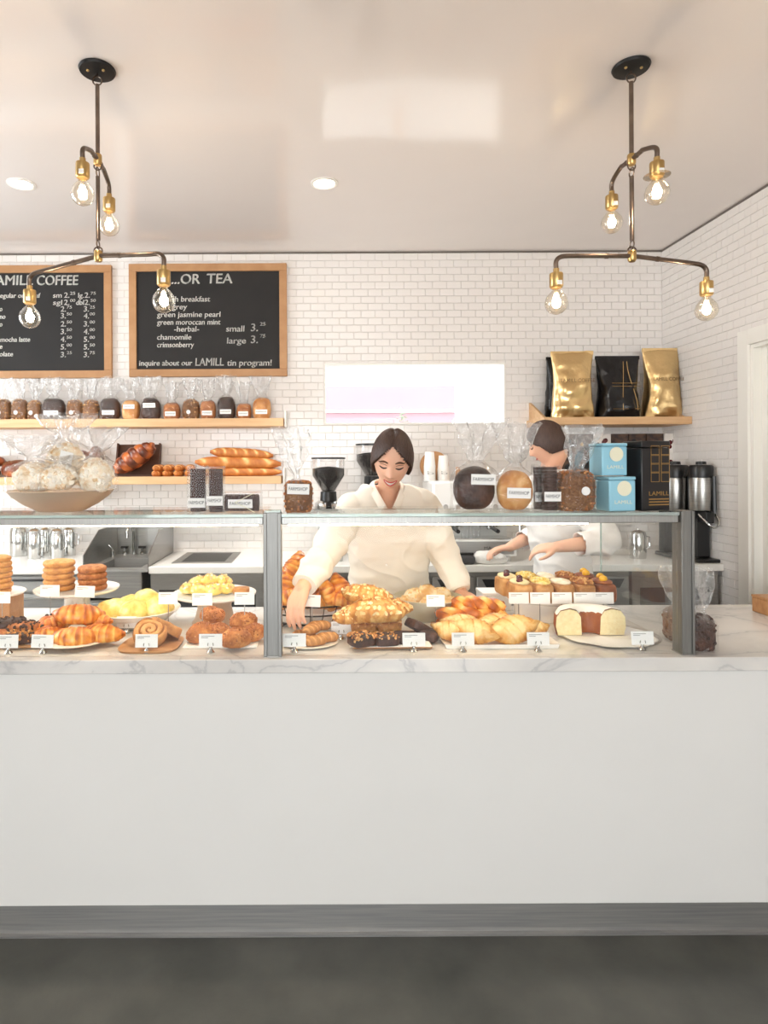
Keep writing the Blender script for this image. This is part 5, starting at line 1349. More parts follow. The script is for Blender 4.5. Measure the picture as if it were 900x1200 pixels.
# steel pitchers
def pitcher(px, D, wpx, hpx, label, base=BZ):
    s = S(D); c = P(px, 650, D); r_, h = wpx / 2 * s, hpx * s
    t = thing('steel_pitcher', label, 'pitcher', (c.x, D, base + .0006), 0, 'polished steel pitchers')
    MB().lathe([(0, 0), (r_ * .96, 0), (r_, .006), (r_, h * .8), (r_ * .92, h * .86), (r_ * .9, h * .88), (0, h * .88)], 24).build('body', M_chrome, t)
    l = MB().lathe([(0, h * .882), (r_ * .92, h * .882), (r_ * .94, h * .9), (r_ * .6, h * .96), (r_ * .18, h * .98), (r_ * .18, h * 1.03), (0, h * 1.04)], 24).build('lid', M_chrome, t)
    MB().tube([(r_ * .95, 0, h * .75), (r_ * 1.5, 0, h * .72), (r_ * 1.5, 0, h * .4), (r_ * .97, 0, h * .3)], .006, 8).build('handle', M_chrome, t)
for px, D, wpx, hpx, lab in ((23, 4.36, 21, 37, 'wide polished pitcher, leftmost of the row behind the cookies'), (40.5, 4.22, 15, 36, 'slim polished pitcher second in the row'), (53, 4.36, 13, 34, 'polished pitcher set back in the middle of the row'), (67, 4.22, 15, 36, 'slim polished pitcher fourth in the row'), (81, 4.36, 15, 34, 'polished pitcher at the right end of the row before the sink')):
    pitcher(px, D, wpx, hpx, lab)
pitcher(747.5, 4.1, 18, 34, 'lone tall polished steel canister in the corner behind the glass end pane')
for px, lab in ((103, 'polished steel beaker, left of two behind the sink splash'), (114, 'polished steel beaker, right of two behind the sink splash')):
    D = BY1 - .1; c = P(px, 650, D); t = thing('steel_beaker', lab, 'beaker', (c.x, D, zl - .053 - .11), 0, 'steel beakers hanging by the sink')
    MB().lathe([(0, 0), (.03, 0), (.036, .1), (.034, .1), (.028, .004), (0, .004)], 20).build('body', M_chrome, t); MB().tube([(0, .034, .09), (0, .06, .1), (0, .088, .108)], .004, 6).build('hook', M_chrome, t)

# inset chute in the worktop
q = [G(201, 660.5, BZ), G(271, 660.5, BZ), G(279, 647.5, BZ), G(218, 647.5, BZ)]
t = thing('worktop_inset', 'black glass inset with steel surround in the worktop right of the sink', 'inset', ((q[0].x + q[1].x) / 2, (q[0].y + q[2].y) / 2, BZ + .0005))
W, Hh = (q[1].x - q[0].x) / 2, (q[2].y - q[0].y) / 2
for lo, hi in (((-W, -Hh), (W, -Hh + .04)), ((-W, Hh - .04), (W, Hh)), ((-W, -Hh + .04), (-W + .05, Hh - .04)), ((W - .05, -Hh + .04), (W, Hh - .04))):
    MB().b2((lo[0], lo[1], 0), (hi[0], hi[1], .004)).build('surround', M_steelh, t)
MB().b2((-W + .05, -Hh + .04, 0), (W - .05, Hh - .04, .002)).build('glass', mat('black_glass', (12, 12, 14), .35, spec=.25), t)

# grinders
def grinder(px, D, hop_top, label):
    s = S(D); c = P(px, 600, D); h = P(px, hop_top, D).z - BZ
    t = thing('coffee_grinder', label, 'coffee grinder', (c.x, D, BZ + .0006), 0, 'coffee grinders')
    R = .108
    MB().b2((-.09, -.1, 0), (.09, .12, .05)).build('base', M_chrome, t, bevel=.01)
    MB().b2((-.07, -.02, .0505), (.07, .11, h - .36)).build('body', M_steelh, t, bevel=.02)
    MB().lathe([(0, h - .3595), (.085, h - .3595), (.09, h - .34), (.09, h - .30), (.07, h - .285), (0, h - .285)], 28).build('grind_head', M_chrome, t)
    MB().lathe([(0, h - .284), (.055, h - .284), (.052, h - .225), (0, h - .225)], 24).build('collar', M_black, t)
    MB().lathe([(.045, h - .224), (.06, h - .2), (R, h - .12), (R, h - .012), (R - .003, h - .012), (R - .003, h - .12), (.057, h - .197), (.042, h - .222)], 30).build('hopper', M_acet, t)
    MB().lathe([(0, h - .222), (.04, h - .222), (.055, h - .196), (R - .005, h - .118), (R - .005, h - .075), (R * .5, h - .065), (0, h - .06)], 28).build('beans', M_bean, t)
    MB().lathe([(0, h - .0115), (R + .004, h - .0115), (R + .004, h - .002), (R * .9, h), (0, h)], 30).build('lid', M_black, t)
    MB().tube([(0, -.09, h - .3), (0, -.14, h - .33)], .02, 10).build('spout', M_black, t)
    MB().tube([(-.05, -.12, .2), (.05, -.12, .2)], .008, 8).build('portafilter_rest', M_black, t)
grinder(385, 4.12, 536, 'coffee grinder with black beans beside the cut-bread bag')
grinder(436, 4.34, 520, 'coffee grinder half hidden behind the woman\'s head')

# espresso machine
D = 3.98; x0, x1 = P(512, 640, D).x, P(606, 640, D).x
em = thing('espresso_machine', 'white and steel espresso machine right of the woman', 'espresso machine', ((x0 + x1) / 2, D, BZ + .0006))
W = (x1 - x0) / 2; zA = P(560, 652, D).z - BZ; zB = P(560, 633, D).z - BZ; zC = P(550, 612, D + .05).z - BZ; zD = P(550, 564, D + .05).z - BZ
M_emw = mat('machine_white', (238, 238, 236), .25, .1)
for sx in (-1, 1):
    for sy in (.03, .4): MB().tube([(sx * (W - .05), sy, 0), (sx * (W - .05), sy, zA)], .02, 10).build('foot', M_chrome, em)
MB().b2((-W, .002, zA), (W, .42, zB)).build('base', M_emw, em, bevel=.006)
MB().b2((-W + .02, .0, zA + .012), (W - .02, .0019, zB - .01)).build('front_plate', M_steelh, em)
lettering('MA', M_ink, em, W * .18, W * .36, zA + .042, .02, -.0005)
MB().prism([(W * .66, zA + .035), (W * .72, zA + .035), (W * .82, zB - .022), (W * .72, zB - .028)], -.0015, -.0002).build('maker_mark', M_ink, em)
MB().b2((-W + .03, .03, zB), (W - .03, .2, zB + .006)).build('drip_grid', M_chrome, em)
MB().b2((-W, .22, zB + .001), (W, .42, zC)).build('back_panel', M_emw, em)
MB().b2((-W - .02, .03, zC), (W + .02, .43, zD)).build('boiler_housing', M_emw, em, bevel=.015)
for k in range(5): MB().lathe([(0, 0), (.016, 0), (.014, .006), (0, .006)], 14, M=Matrix.Translation((-W * .75 + k * .08, .0295, zC + .1)) @ Matrix.Rotation(math.pi / 2, 4, 'X')).build('button', M_inkgrey, em)
for gx in (-.13, .12):
    g = MB().lathe([(0, -.05), (.032, -.05), (.036, -.03), (.036, -.001), (0, -.001)], 20, c=(gx, .1, zC)).build('group_head', M_chrome, em)
    MB().tube([(gx, .08, zC - .04), (gx, -.05, zC - .05)], .013, 10).build('portafilter', M_black, g)
for sx in (-1, 1): MB().tube(smooth_path([(sx * (W - .01), .02, zC + .03), (sx * (W + .01), -.03, zC - .02), (sx * (W + .005), -.03, zB - .02)], 4), .006, 8).build('steam_wand', M_chrome, em)
for k, px in enumerate((545, 558)):
    c = P(px, 632, D + .08)
    t = thing('shot_glass', ('left' if k == 0 else 'right') + ' small clear glass on the espresso machine drip tray', 'glass', (c.x, D + .08, BZ + zB + .0075), 0, 'glasses on the espresso machine')
    MB().lathe([(0, 0), (.026, 0), (.033, .095), (.031, .095), (.024, .005), (0, .005)], 20).build('glass', M_acet, t)
def cup_stack(px, D, z0, n, label):
    c = P(px, 560, D); t = thing('cup_stack', label, 'cup stack', (c.x, D, z0), 0, 'paper cup stacks')
    cup = MB().lathe([(0, .003), (.038, .003), (.03, .095), (.028, .097), (0, .097)], 24).mesh('cup')
    for k in range(n):
        o = obj('cup', cup, M_paper, t, (0, 0, .012 * k))
        MB().lathe([(.0395, .003), (.041, .0), (.0395, -.002)], 20).build('rim', M_paper, o)
    l = MB().b2((-.02, -.0385, .045), (.02, -.0365, .05)).build('print_line', M_ink, t); MB().b2((-.02, -.0375, .057), (.014, -.0355, .062)).build('print_line', M_ink, t)
zt = BZ + zD + .001
cup_stack(503.5, 4.22, zt, 9, 'taller stack of white paper cups on the espresso machine beside the woman')
cup_stack(519.5, 4.24, zt, 7, 'shorter stack of white paper cups on the espresso machine')
t = thing('round_board', 'round wooden board leaning behind the paper cups', 'board', (P(509, 560, 4.34).x, 4.34, zt)); MB().lathe([(0, -.008), (.1, -.008), (.1, .008), (0, .008)], 30, M=Matrix.Translation((0, 0, .1)) @ Matrix.Rotation(math.pi / 2 - .12, 4, 'X')).build('board', M_wood, t)
t = thing('wooden_crate', 'small wooden caddy on top of the espresso machine', 'caddy', (P(548, 560, 4.2).x, 4.2, zt))
for lo, hi in (((-.07, -.05, 0), (.07, .05, .01)), ((-.07, -.05, .01), (.07, -.042, .07)), ((-.07, .042, .01), (.07, .05, .07)), ((-.07, -.042, .01), (-.062, .042, .09)), ((.062, -.042, .01), (.07, .042, .09))): MB().b2(lo, hi).build('panel', M_wood, t)
c = G(537, 669, BZ)
t = thing('knock_box', 'dark grey rounded knock box at the front of the back counter', 'knock box', (P(537, 668, BY0 + .04).x, BY0 + .06, BZ + .0006)); MB().b2((-.105, -.045, 0), (.105, .06, .055)).build('body', M_rubber, t, bevel=.018); MB().tube([(-.1, .0, .062), (.1, .0, .062)], .008, 8).build('bar', M_black, t)
o = blob(.105, .048, .05, 240, .22, 16, .4, 30, 20, fine=.08).build('bar_towel', mat('towel_cotton', (236, 234, 230), .95, bump=.6, bscale=90), None, (P(574, 660, BY0 + .07).x, BY0 + .07, BZ + .0006)); tag(o, 'crumpled white bar towel beside the knock box', 'towel')

# picture boxes on a ledge by the corner
D = 4.44; zb = P(720, 556, D).z
t = thing('wall_ledge', 'narrow oak ledge under the printed boxes in the corner', 'ledge', (0, YB - .007, zb)); MB().b2((P(652, 556, D).x, -.14, -.03), (P(795, 556, D).x, 0, 0)).build('board', M_oak, t, bevel=.002)
M_print = mat('dark_box_print', (52, 38, 36), .5, c2=(92, 66, 50), scale=24, contrast=.12)
M_printw = mat('pale_box_print', (232, 226, 220), .5)
wpx, hpx = 19.3, 23.4
for i in range(7):
    for j in range(2):
        s = S(D); c = P(662 + i * 20.3, 556, D); w_, h_ = wpx * s, hpx * s
        row = 'upper' if j else 'lower'
        t = thing('printed_box', ['first', 'second', 'third', 'fourth', 'fifth', 'sixth', 'last'][i] + ' printed box from the left in the ' + row + ' row on the corner ledge', 'box', (c.x, D, zb + .0006 + j * (h_ + .002)), 0, 'printed boxes on the corner ledge')
        pale = i == 6 or (i == 2 and j == 1)
        MB().b2((-w_ / 2, -.05, 0), (w_ / 2, .06, h_)).build('carton', M_printw if pale else M_print, t, bevel=.001)
        r = random.Random(i * 2 + j)
        for k in range(4): MB().ell((r.uniform(-.3, .3) * w_, -.0505, r.uniform(.25, .7) * h_), (.016, .0015, .016), 10, 6).build('berry_print', M_berry if pale else M_goldprint if k == 0 and j else M_dark, t)

# coffee servers
def server(px, D, label, wpx=34):
    s = S(D); c = P(px, 655, D); R = wpx / 2 * s
    t = thing('coffee_server', label, 'coffee server', (c.x, D, BZ + .0006), 0, 'thermal coffee servers')
    z = lambda py: P(px, py, D).z - BZ
    MB().b2((-R * 1.05, -R * 1.2, 0), (R * 1.05, R * 1.1, .022)).build('drip_base', M_black, t, bevel=.006)
    MB().b2((-R * .8, -R * .1, .0225), (R * .8, R * 1.0, z(598))).build('stand', M_black, t, bevel=.01)
    MB().lathe([(0, z(598)), (R * .97, z(598)), (R, z(597)), (R, z(562)), (R * .97, z(560)), (0, z(560))], 32).build('vessel', M_steel, t)
    MB().lathe([(0, z(559.8)), (R * .98, z(559.8)), (R, z(557)), (R, z(547)), (R * .9, z(545)), (0, z(544.5))], 32).build('lid', M_black, t)
    MB().lathe([(0, z(544.4)), (R * .45, z(544.4)), (R * .42, z(541)), (0, z(540.5))], 20).build('lid_knob', M_black, t)
    MB().tube([(R * .6, -R * .95, z(558)), (R * .6, -R * 1.02, z(600))], .012, 8).build('sight_tube', M_black, t)
    MB().b2((-.025, -R * 1.35, z(612)), (.025, -R * .1, z(599))).build('faucet', M_black, t, bevel=.005)
    MB().tube(smooth_path([(-R * .75, -R * .8, z(602)), (-R * .3, -R * 1.5, z(612)), (R * .3, -R * 1.6, z(617)), (R * .85, -R * 1.3, z(611)), (R * .85, -R * .8, z(602))], 5), .006, 8).build('wire_handle', M_chrome, t)
server(791, 4.2, 'stainless coffee server behind the narrow post', 29)
server(822, 3.96, 'stainless coffee server with wire handle against the side wall', 25)
# ------------------------------------------------------------------ people
M_skin = mat('skin', (238, 190, 160), .5, c2=(232, 178, 150), scale=6, sss=.12)
M_hair = mat('dark_brown_hair', (78, 54, 44), .42, c2=(56, 38, 32), scale=30, stretch=(8, 1, 1), bump=.4, bscale=60)
M_shirt = mat('cream_cotton', (247, 240, 228), .9, c2=(244, 236, 222), scale=4, bump=.15, bscale=14)
M_shirtw = mat('white_cotton', (242, 238, 234), .9, bump=.15, bscale=14)
M_trouser = mat('dark_trousers', (58, 60, 66), .9)
M_lip = mat('lip', (206, 92, 86), .4)
M_teeth = mat('teeth', (250, 246, 240), .3)
M_brow = mat('brow_brown', (92, 60, 42), .8)
M_lash = mat('lash_dark', (48, 32, 26), .7)
M_shoe = mat('black_shoe', (26, 26, 28), .5)

def cr_path(pts, rad, n=5):
    """Catmull-Rom through points carrying radii"""
    P4 = [Vector((*p, r)) for p, r in zip(pts, rad)]; out = []
    for i in range(len(P4) - 1):
        p0, p1, p2, p3 = P4[max(i - 1, 0)], P4[i], P4[i + 1], P4[min(i + 2, len(P4) - 1)]
        for k in range(n):
            t = k / n; out.append(.5 * ((2 * p1) + (p2 - p0) * t + (2 * p0 - 5 * p1 + 4 * p2 - p3) * t * t + (3 * p1 - p0 - 3 * p2 + p3) * t ** 3))
    out.append(P4[-1])
    return [Vector(q[:3]) for q in out], [max(.002, q[3]) for q in out]
def limb(mb, pts, rad, seg=16, cap0=True, cap1=True, ab=None, up=None):
    p, r = cr_path(pts, rad)
    if cap0:
        d = (p[0] - p[1]).normalized(); ex = [(math.sin(a), math.cos(a)) for a in (0.25, .6, 1.0)]
        P0, R0 = p[0], r[0]
        p = [P0 + d * R0 * c for s_, c in ex] + p; r = [max(.001, R0 * s_) for s_, c in ex] + r
    if cap1:
        d = (p[-1] - p[-2]).normalized(); P0, R0 = p[-1], r[-1]; ex = [(math.sin(a), math.cos(a)) for a in (1.0, .6, .25)]
        p = p + [P0 + d * R0 * c for s_, c in ex]; r = r + [max(.001, R0 * s_) for s_, c in ex]
    mb.tube(p, r, seg, ab=ab, up=up)
def loft(mb, rings, seg=32, n=5, grow=0):
    """closed stack of level ellipses: (z, cx, cy, a, b)"""
    R6 = [Vector(r[:4]) for r in rings]; bb = [r[4] for r in rings]; out = []
    for i in range(len(rings) - 1):
        q = lambda j: rings[min(max(j, 0), len(rings) - 1)]
        for k in range(n):
            t = k / n
            out.append([.5 * ((2 * q(i)[m]) + (q(i + 1)[m] - q(i - 1)[m]) * t + (2 * q(i - 1)[m] - 5 * q(i)[m] + 4 * q(i + 1)[m] - q(i + 2)[m]) * t * t + (3 * q(i)[m] - q(i - 1)[m] - 3 * q(i + 1)[m] + q(i + 2)[m]) * t ** 3) for m in range(5)])
    out.append(list(rings[-1]))
    vs = []; fs = []
    for z, cx, cy, a, b_ in out:
        for k in range(seg):
            u = 2 * math.pi * k / seg; c, s_ = math.cos(u), math.sin(u)
            vs.append((cx + (a + grow) * math.copysign(abs(c) ** .85, c), cy + (b_ + grow) * math.copysign(abs(s_) ** .85, s_), z))
    m = len(out)
    for i in range(m - 1):
        for k in range(seg): l = (k + 1) % seg; fs.append((i * seg + k, i * seg + l, (i + 1) * seg + l, (i + 1) * seg + k))
    fs.append(tuple(reversed(range(seg)))); fs.append(tuple((m - 1) * seg + k for k in range(seg)))
    mb.add(vs, fs)
def fuse(mb, voxel, it=4, fac=.5):
    me = mb.mesh('tmp', 0); o = bpy.data.objects.new('tmp', me); COL.objects.link(o)
    r = o.modifiers.new('r', 'REMESH'); r.mode = 'VOXEL'; r.voxel_size = voxel
    if it: s_ = o.modifiers.new('s', 'SMOOTH'); s_.iterations = it; s_.factor = fac
    dg = bpy.context.evaluated_depsgraph_get()
    out = bpy.data.meshes.new_from_object(o.evaluated_get(dg))
    bpy.data.objects.remove(o); bpy.data.meshes.remove(me)
    out.polygons.foreach_set('use_smooth', [True] * len(out.polygons))
    return out
HX, HY, HZ = .070, .094, .114
def head_y(x, z, dy_sign, y):
    """sculpt offsets along the face direction (-y)"""
    g = lambda u, s_: math.exp(-(u / s_) ** 2)
    o = 0
    if y < 0:
        nz = .026 * g(x, .0105 + .004 * max(0, min(1, (.0 - z) / .035))) * (max(0, min(1, (.022 - z) / .055)) ** 1.3 if z > -.034 else g(z + .034, .008))
        o -= nz
        for sx in (-1, 1):
            o += .0075 * g(x - sx * .031, .016) * g(z - .001, .012)
            o -= .004 * g(x - sx * .038, .02) * g(z + .034, .02)
            o -= .003 * g(x - sx * .03, .02) * g(z - .02, .008)
            o -= .003 * g(x - sx * .012, .006) * g(z + .036, .006)
        o -= .005 * g(x, .024) * g(z + .064, .012)
        o -= .011 * g(x, .022) * g(z + .098, .016)
    return o
def jaw(dz): return 1 - .28 * max(0, -dz) ** 1.7
def face_pt(x, z, lift=.0):
    dz = z / HZ; dx = x / (HX * jaw(dz)); q = max(0.02, 1 - dx * dx - dz * dz)
    y = -HY * .96 * q ** .42 * (1 - .10 * max(0, -dz))
    return Vector((x, y + head_y(x, z, -1, -1) - lift, z))
def head_mesh(mb, M, seg=72, rings=60):
    vs = []; fs = []; idx = []
    for k in range(rings + 1):
        a = math.pi * k / rings; dz = -math.cos(a); r = math.sin(a); row = []
        for i in range(seg if 0 < k < rings else 1):
            u = 2 * math.pi * i / seg; dx, dy = r * math.cos(u), r * math.sin(u)
            z = dz * HZ; x = dx * HX * jaw(dz)
            if dy < 0:
                q = abs(dy) ** .84; y = -HY * .96 * q * (1 - .10 * max(0, -dz)); y += head_y(x, z, -1, y) * min(1, abs(dy) * 3)
            else: y = dy * HY * 1.02 * (1 - .42 * max(0, -dz))
            row.append(len(vs)); vs.append(M @ Vector((x, y, z)))
        idx.append(row)
    for A, B in zip(idx, idx[1:]):
        for i in range(seg):
            j = (i + 1) % seg
            if len(A) == 1: fs.append((A[0], B[j], B[i]))
            elif len(B) == 1: fs.append((A[i], A[j], B[0]))
            else: fs.append((A[i], A[j], B[j], B[i]))
    mb.add(vs, fs)
    for sx in (-1, 1):
        mb.ell((0, 0, 0), (.008, .018, .030), 12, 10, M @ Matrix.Translation((sx * (HX + .001), .008, -.008)) @ Matrix.Rotation(sx * .35, 4, 'Z'))
def strip(mb, M, pts, r, lift, ab=None):
    p = [M @ face_pt(x, z, lift) for x, z in pts]
    n = len(p); mb.tube(p, [r * (.35 + .65 * math.sin(math.pi * (i + .6) / (n + .2))) for i in range(n)], 8, ab=ab, up=M.to_3x3() @ Vector((0, 0, 1)))
def face_parts(M, body, smile=True):
    for sx in (-1, 1):
        m = MB(); strip(m, M, [(sx * (.014 + .036 * t), .0195 + .006 * math.sin(math.pi * min(1, t * 1.1)) - .004 * t) for t in [i / 8 for i in range(9)]], .0042, .001, (1, .6)); m.build('eyebrow', M_brow, body)
        m = MB(); strip(m, M, [(sx * (.017 + .029 * t), -.001 - .0055 * math.sin(math.pi * t)) for t in [i / 8 for i in range(9)]], .0034, .0014, (1, .7)); m.build('eyelashes', M_lash, body)
        m = MB(); strip(m, M, [(sx * (.017 + .028 * t), .008 + .003 * math.sin(math.pi * t)) for t in [i / 8 for i in range(9)]], .0012, .0006, (1, .5)); m.build('eyelid_crease', M_brow, body)
    if smile:
        up_ = [(-.025 + .05 * t, -.057 - .009 * math.sin(math.pi * t)) for t in [i / 12 for i in range(13)]]
        lo_ = [(-.025 + .05 * t, -.058 - .026 * math.sin(math.pi * t) ** .8) for t in [i / 12 for i in range(13)]]
        m = MB(); vs = [M @ face_pt(x, z, .0018) for x, z in up_] + [M @ face_pt(x, z, .0012) for x, z in lo_]
        vs2 = [M @ face_pt(x, z, -.004) for x, z in up_] + [M @ face_pt(x, z, -.004) for x, z in lo_]
        m.add(vs + vs2, [(i, i + 1, 14 + i, 13 + i) for i in range(12)] + [(i + 26, i + 39, i + 40, i + 27) for i in range(12)]); m.build('teeth', M_teeth, body)
        m = MB(); strip(m, M, up_, .0026, .001, (1, .8)); m.build('upper_lip', M_lip, body)
        m = MB(); strip(m, M, lo_, .0042, .001, (1, .8)); m.build('lower_lip', M_lip, body)
    else:
        m = MB(); strip(m, M, [(-.022 + .044 * t, -.063 - .002 * math.sin(math.pi * t)) for t in [i / 10 for i in range(11)]], .005, .001); m.build('lips', M_lip, body)
def hair_mesh(M, bun=(0, .085, -.045), thick=.011):
    mb = MB(); seg, rings = 150, 110; vs = []; keep = []
    for k in range(rings + 1):
        a = math.pi * k / rings; dz = -math.cos(a); r = math.sin(a)
        for i in range(seg):
            u = 2 * math.pi * i / seg; dx, dy = r * math.cos(u), r * math.sin(u)
            x = dx * HX; z = dz * HZ
            y = dy * HY * (1.02 if dy > 0 else .96)
            up = max(0, dz)
            g = thick * (1 + .3 * abs(dx))
            part = math.exp(-(x / .0055) ** 2) * (1 if dy < .5 else 0) * max(0, dz) * .005
            wv = .0012 * math.sin(60 * u + 12 * z * 10)
            q = Vector((dx * (HX + g), y + math.copysign(g, dy) * abs(dy), z + dz * g)) * (1) - Vector((dx, dy, dz)) * (part - wv)
            vs.append(M @ q)
            # hairline: parted in the middle and swept down past the temples
            lf = .076 - .72 * abs(x) - 9 * x * x
            k_ = max(0, min(1, (dy + .38) / .5)); k_ = k_ * k_ * (3 - 2 * k_)
            keep.append(z > lf * (1 - k_) - .062 * k_)
    fs = []
    for k in range(rings):
        for i in range(seg):
            j = (i + 1) % seg; f = (k * seg + i, k * seg + j, (k + 1) * seg + j, (k + 1) * seg + i)
            if all(keep[q] for q in f): fs.append(f)
    mb.add(vs, fs)
    me = mb.mesh('hair', 0, False)
    return me
def hand(mb, W, dirn, up, spread=1, curl=.5, s=1.0, side=1, pinch=False):
    """palm and five fingers from wrist W along dirn; up = back of the hand"""
    d = Vector(dirn).normalized(); u = Vector(up); u = (u - d * u.dot(d)).normalized(); w = d.cross(u) * side
    K = lambda a, b_, c: W + (d * a + w * b_ + u * c) * s
    for k, x in enumerate((-.027, -.009, .009, .026)):
        limb(mb, [K(-.005, x * .55, 0), K(.035, x * .85, .002), K(.078, x, 0)], [.0165 * s, .0155 * s, .0115 * s], 12)
    for k, (x, L) in enumerate(((-.029, .066), (-.0095, .076), (.0105, .072), (.029, .056))):
        L *= 1; c = curl * (1 + .12 * k)
        a1, a2, a3 = c * .6, c * 1.25, c * 1.7
        p = K(.078, x, 0); pts = [K(.066, x, 0), p]; ang = 0
        xs = x * spread
        for seg_, an in ((.42, a1), (.32, a2), (.26, a3)):
            p = p + (d * math.cos(an) - u * math.sin(an) + w * (x * 2.2 * (spread - .8))) * (L * seg_ * s); pts.append(p)
        limb(mb, pts, [.0092 * s, .0094 * s, .0086 * s, .0078 * s, .0066 * s], 10)
    th = [K(.012, -.022, -.004), K(.036, -.046, -.014), K(.062, -.050, -.026), K(.084, -.042, -.036)]
    limb(mb, th, [.0135 * s, .0115 * s, .0098 * s, .0078 * s], 10)
    return K
def vclip(me, test):
    bm = bmesh.new(); bm.from_mesh(me)
    bmesh.ops.delete(bm, geom=[f for f in bm.faces if test(f.calc_center_median(), f.normal)], context='FACES')
    bm.to_mesh(me); bm.free()
def fold(me, amp, fr, seed, grow=0):
    nrm = [v.normal.copy() for v in me.vertices]; out = []
    for v, nv in zip(me.vertices, nrm):
        p = v.co.copy(); n = N3((p.x * 1.0, p.y * 1.0, p.z * 1.9), fr, seed) + .5 * N3((p.x, p.y, p.z * 1.5), fr * 2.2, seed + 3)
        ridge = 1 - abs(N3((p.x + p.z * .8, p.y, p.z), fr * .8, seed + 6)) * 2
        out.extend(p + nv * (amp * n + amp * .9 * max(0, ridge) ** 3 + grow))
    me.vertices.foreach_set('co', out); me.update()

# ---- the woman leaning over the case
def woman():
    hc = P(459.5, 538, 2.47)
    Mh = Matrix.Translation(hc) @ Matrix.Rotation(math.radians(-7), 4, 'Z') @ Matrix.Rotation(math.radians(5), 4, 'Y') @ Matrix.Rotation(math.radians(24), 4, 'X')
    t = thing('person', 'smiling dark-haired woman in a cream shirt leaning over the case to take a pastry', 'person', (.32, 2.98, 0))
    off = Vector((.32, 2.98, 0)); T = Matrix.Translation(-off)
    Mh = T @ Mh
    L = lambda *a: P(*a) - off
    tor = [(.80, .323, 2.97, .165, .125), (.90, .323, 2.93, .168, .122), (1.0, .32, 2.86, .150, .105), (1.10, .314, 2.80, .148, .105), (1.21, .304, 2.735, .160, .112), (1.32, .296, 2.68, .160, .103), (1.395, .290, 2.645, .125, .075), (1.445, .287, 2.61, .062, .055)]
    tor = [(z, cx - off.x, cy - off.y, a, b_) for z, cx, cy, a, b_ in tor]
    b = MB(); loft(b, [(z, cx, cy, a * .9, b_ * .9) for z, cx, cy, a, b_ in tor])
    head_mesh(b, Mh)
    neck0 = Mh @ Vector((0, .045, -.06))
    limb(b, [Vector((.287, 2.64, 1.34)) - off, Vector((.288, 2.60, 1.41)) - off, neck0], [.058, .043, .045])
    shR, elR, wrR = L(413, 593, 2.63), L(381, 650, 2.42), L(354, 690, 2.235)
    shL, elL, wrL = L(496, 590, 2.65), L(523, 655, 2.72), L(541, 697, 2.62)
    limb(b, [shR, (shR + elR) / 2, elR, (elR + wrR) / 2, wrR], [.040, .038, .034, .035, .0255])
    limb(b, [shL, (shL + elL) / 2, elL, (elL + wrL) / 2, wrL], [.040, .038, .034, .035, .0255])
    tipR = L(338, 738, 2.14)
    hand(b, wrR, (tipR - wrR), Vector((-.55, -.75, .45)), 1.0, .55, .98, -1)
    hand(b, wrL, (L(556, 705, 2.52) - wrL), Vector((0, 0, 1)), 1.1, .15, .95, 1)
    for sx in (-1, 1):
        limb(b, [Vector((sx * .085, -.02, .84)), Vector((sx * .09, -.02, .5)), Vector((sx * .095, .03, .09))], [.088, .06, .04])
        limb(b, [Vector((sx * .095, .05, .045)), Vector((sx * .1, -.05, .035)), Vector((sx * .105, -.13, .03))], [.038, .036, .03])
    me = fuse(b, .0034, 3)
    body = obj('body', me, M_skin, t)
    face_parts(Mh, body)
    h = obj('hair', hair_mesh(Mh), M_hair, t); s_ = h.modifiers.new('solid', 'SOLIDIFY'); s_.thickness = .012; s_.offset = -1
    h.data.polygons.foreach_set('use_smooth', [True] * len(h.data.polygons))
    m = MB(); m.ell((0, 0, 0), (.036, .03, .036), 20, 14, Mh @ Matrix.Translation((.012, .105, -.03))); m.build('hair_bun', M_hair, h, angle=80)
    m = MB().ell((0, 0, 0), .0045, 10, 8, Mh @ Matrix.Translation((-.078, -.004, -.036))); m.build('earring', M_teeth, t)
    m = MB().ell((0, 0, 0), .0045, 10, 8, Mh @ Matrix.Translation((.078, -.004, -.036))); m.build('earring', M_teeth, t)
    # shirt
    sh = MB(); loft(sh, [(z, cx, cy, a * 1.06, b_ * 1.06) for z, cx, cy, a, b_ in tor[:-1]] + [(1.44, .287 - off.x, 2.612 - off.y, .083, .068)], grow=.016)
    wc = wrR + (elR - wrR) * .10
    limb(sh, [shR + Vector((.05, .01, .0)), shR, (shR + elR) / 2, elR, (elR + wc) / 2, wc], [.054, .058, .066, .060, .056, .044])
    wc2 = wrL + (elL - wrL) * .10
    limb(sh, [shL + Vector((-.05, .01, .0)), shL, (shL + elL) / 2, elL, (elL + wc2) / 2, wc2], [.054, .058, .066, .060, .056, .044])
    me = fuse(sh, .0065, 12)
    fold(me, .009, 8, 3)
    nk = Vector((.288 - off.x, 2.60 - off.y, 1.40))
    dR = (wrR - elR).normalized(); dL = (wrL - elL).normalized()
    def cut(p, n):
        if p.z > 1.447 and abs(p.x - nk.x) < .075: return True
        if (p - wc).dot(dR) > -.004 and (p - wc).length < .09: return True
        if (p - wc2).dot(dL) > -.004 and (p - wc2).length < .09: return True
        x = p.x - nk.x
        return p.y < nk.y + .03 and p.z > 1.31 + abs(x) * 1.9 and abs(x) < .066
    vclip(me, cut)
    so = obj('shirt', me, M_shirt, t); s_ = so.modifiers.new('solid', 'SOLIDIFY'); s_.thickness = .003; s_.offset = -1
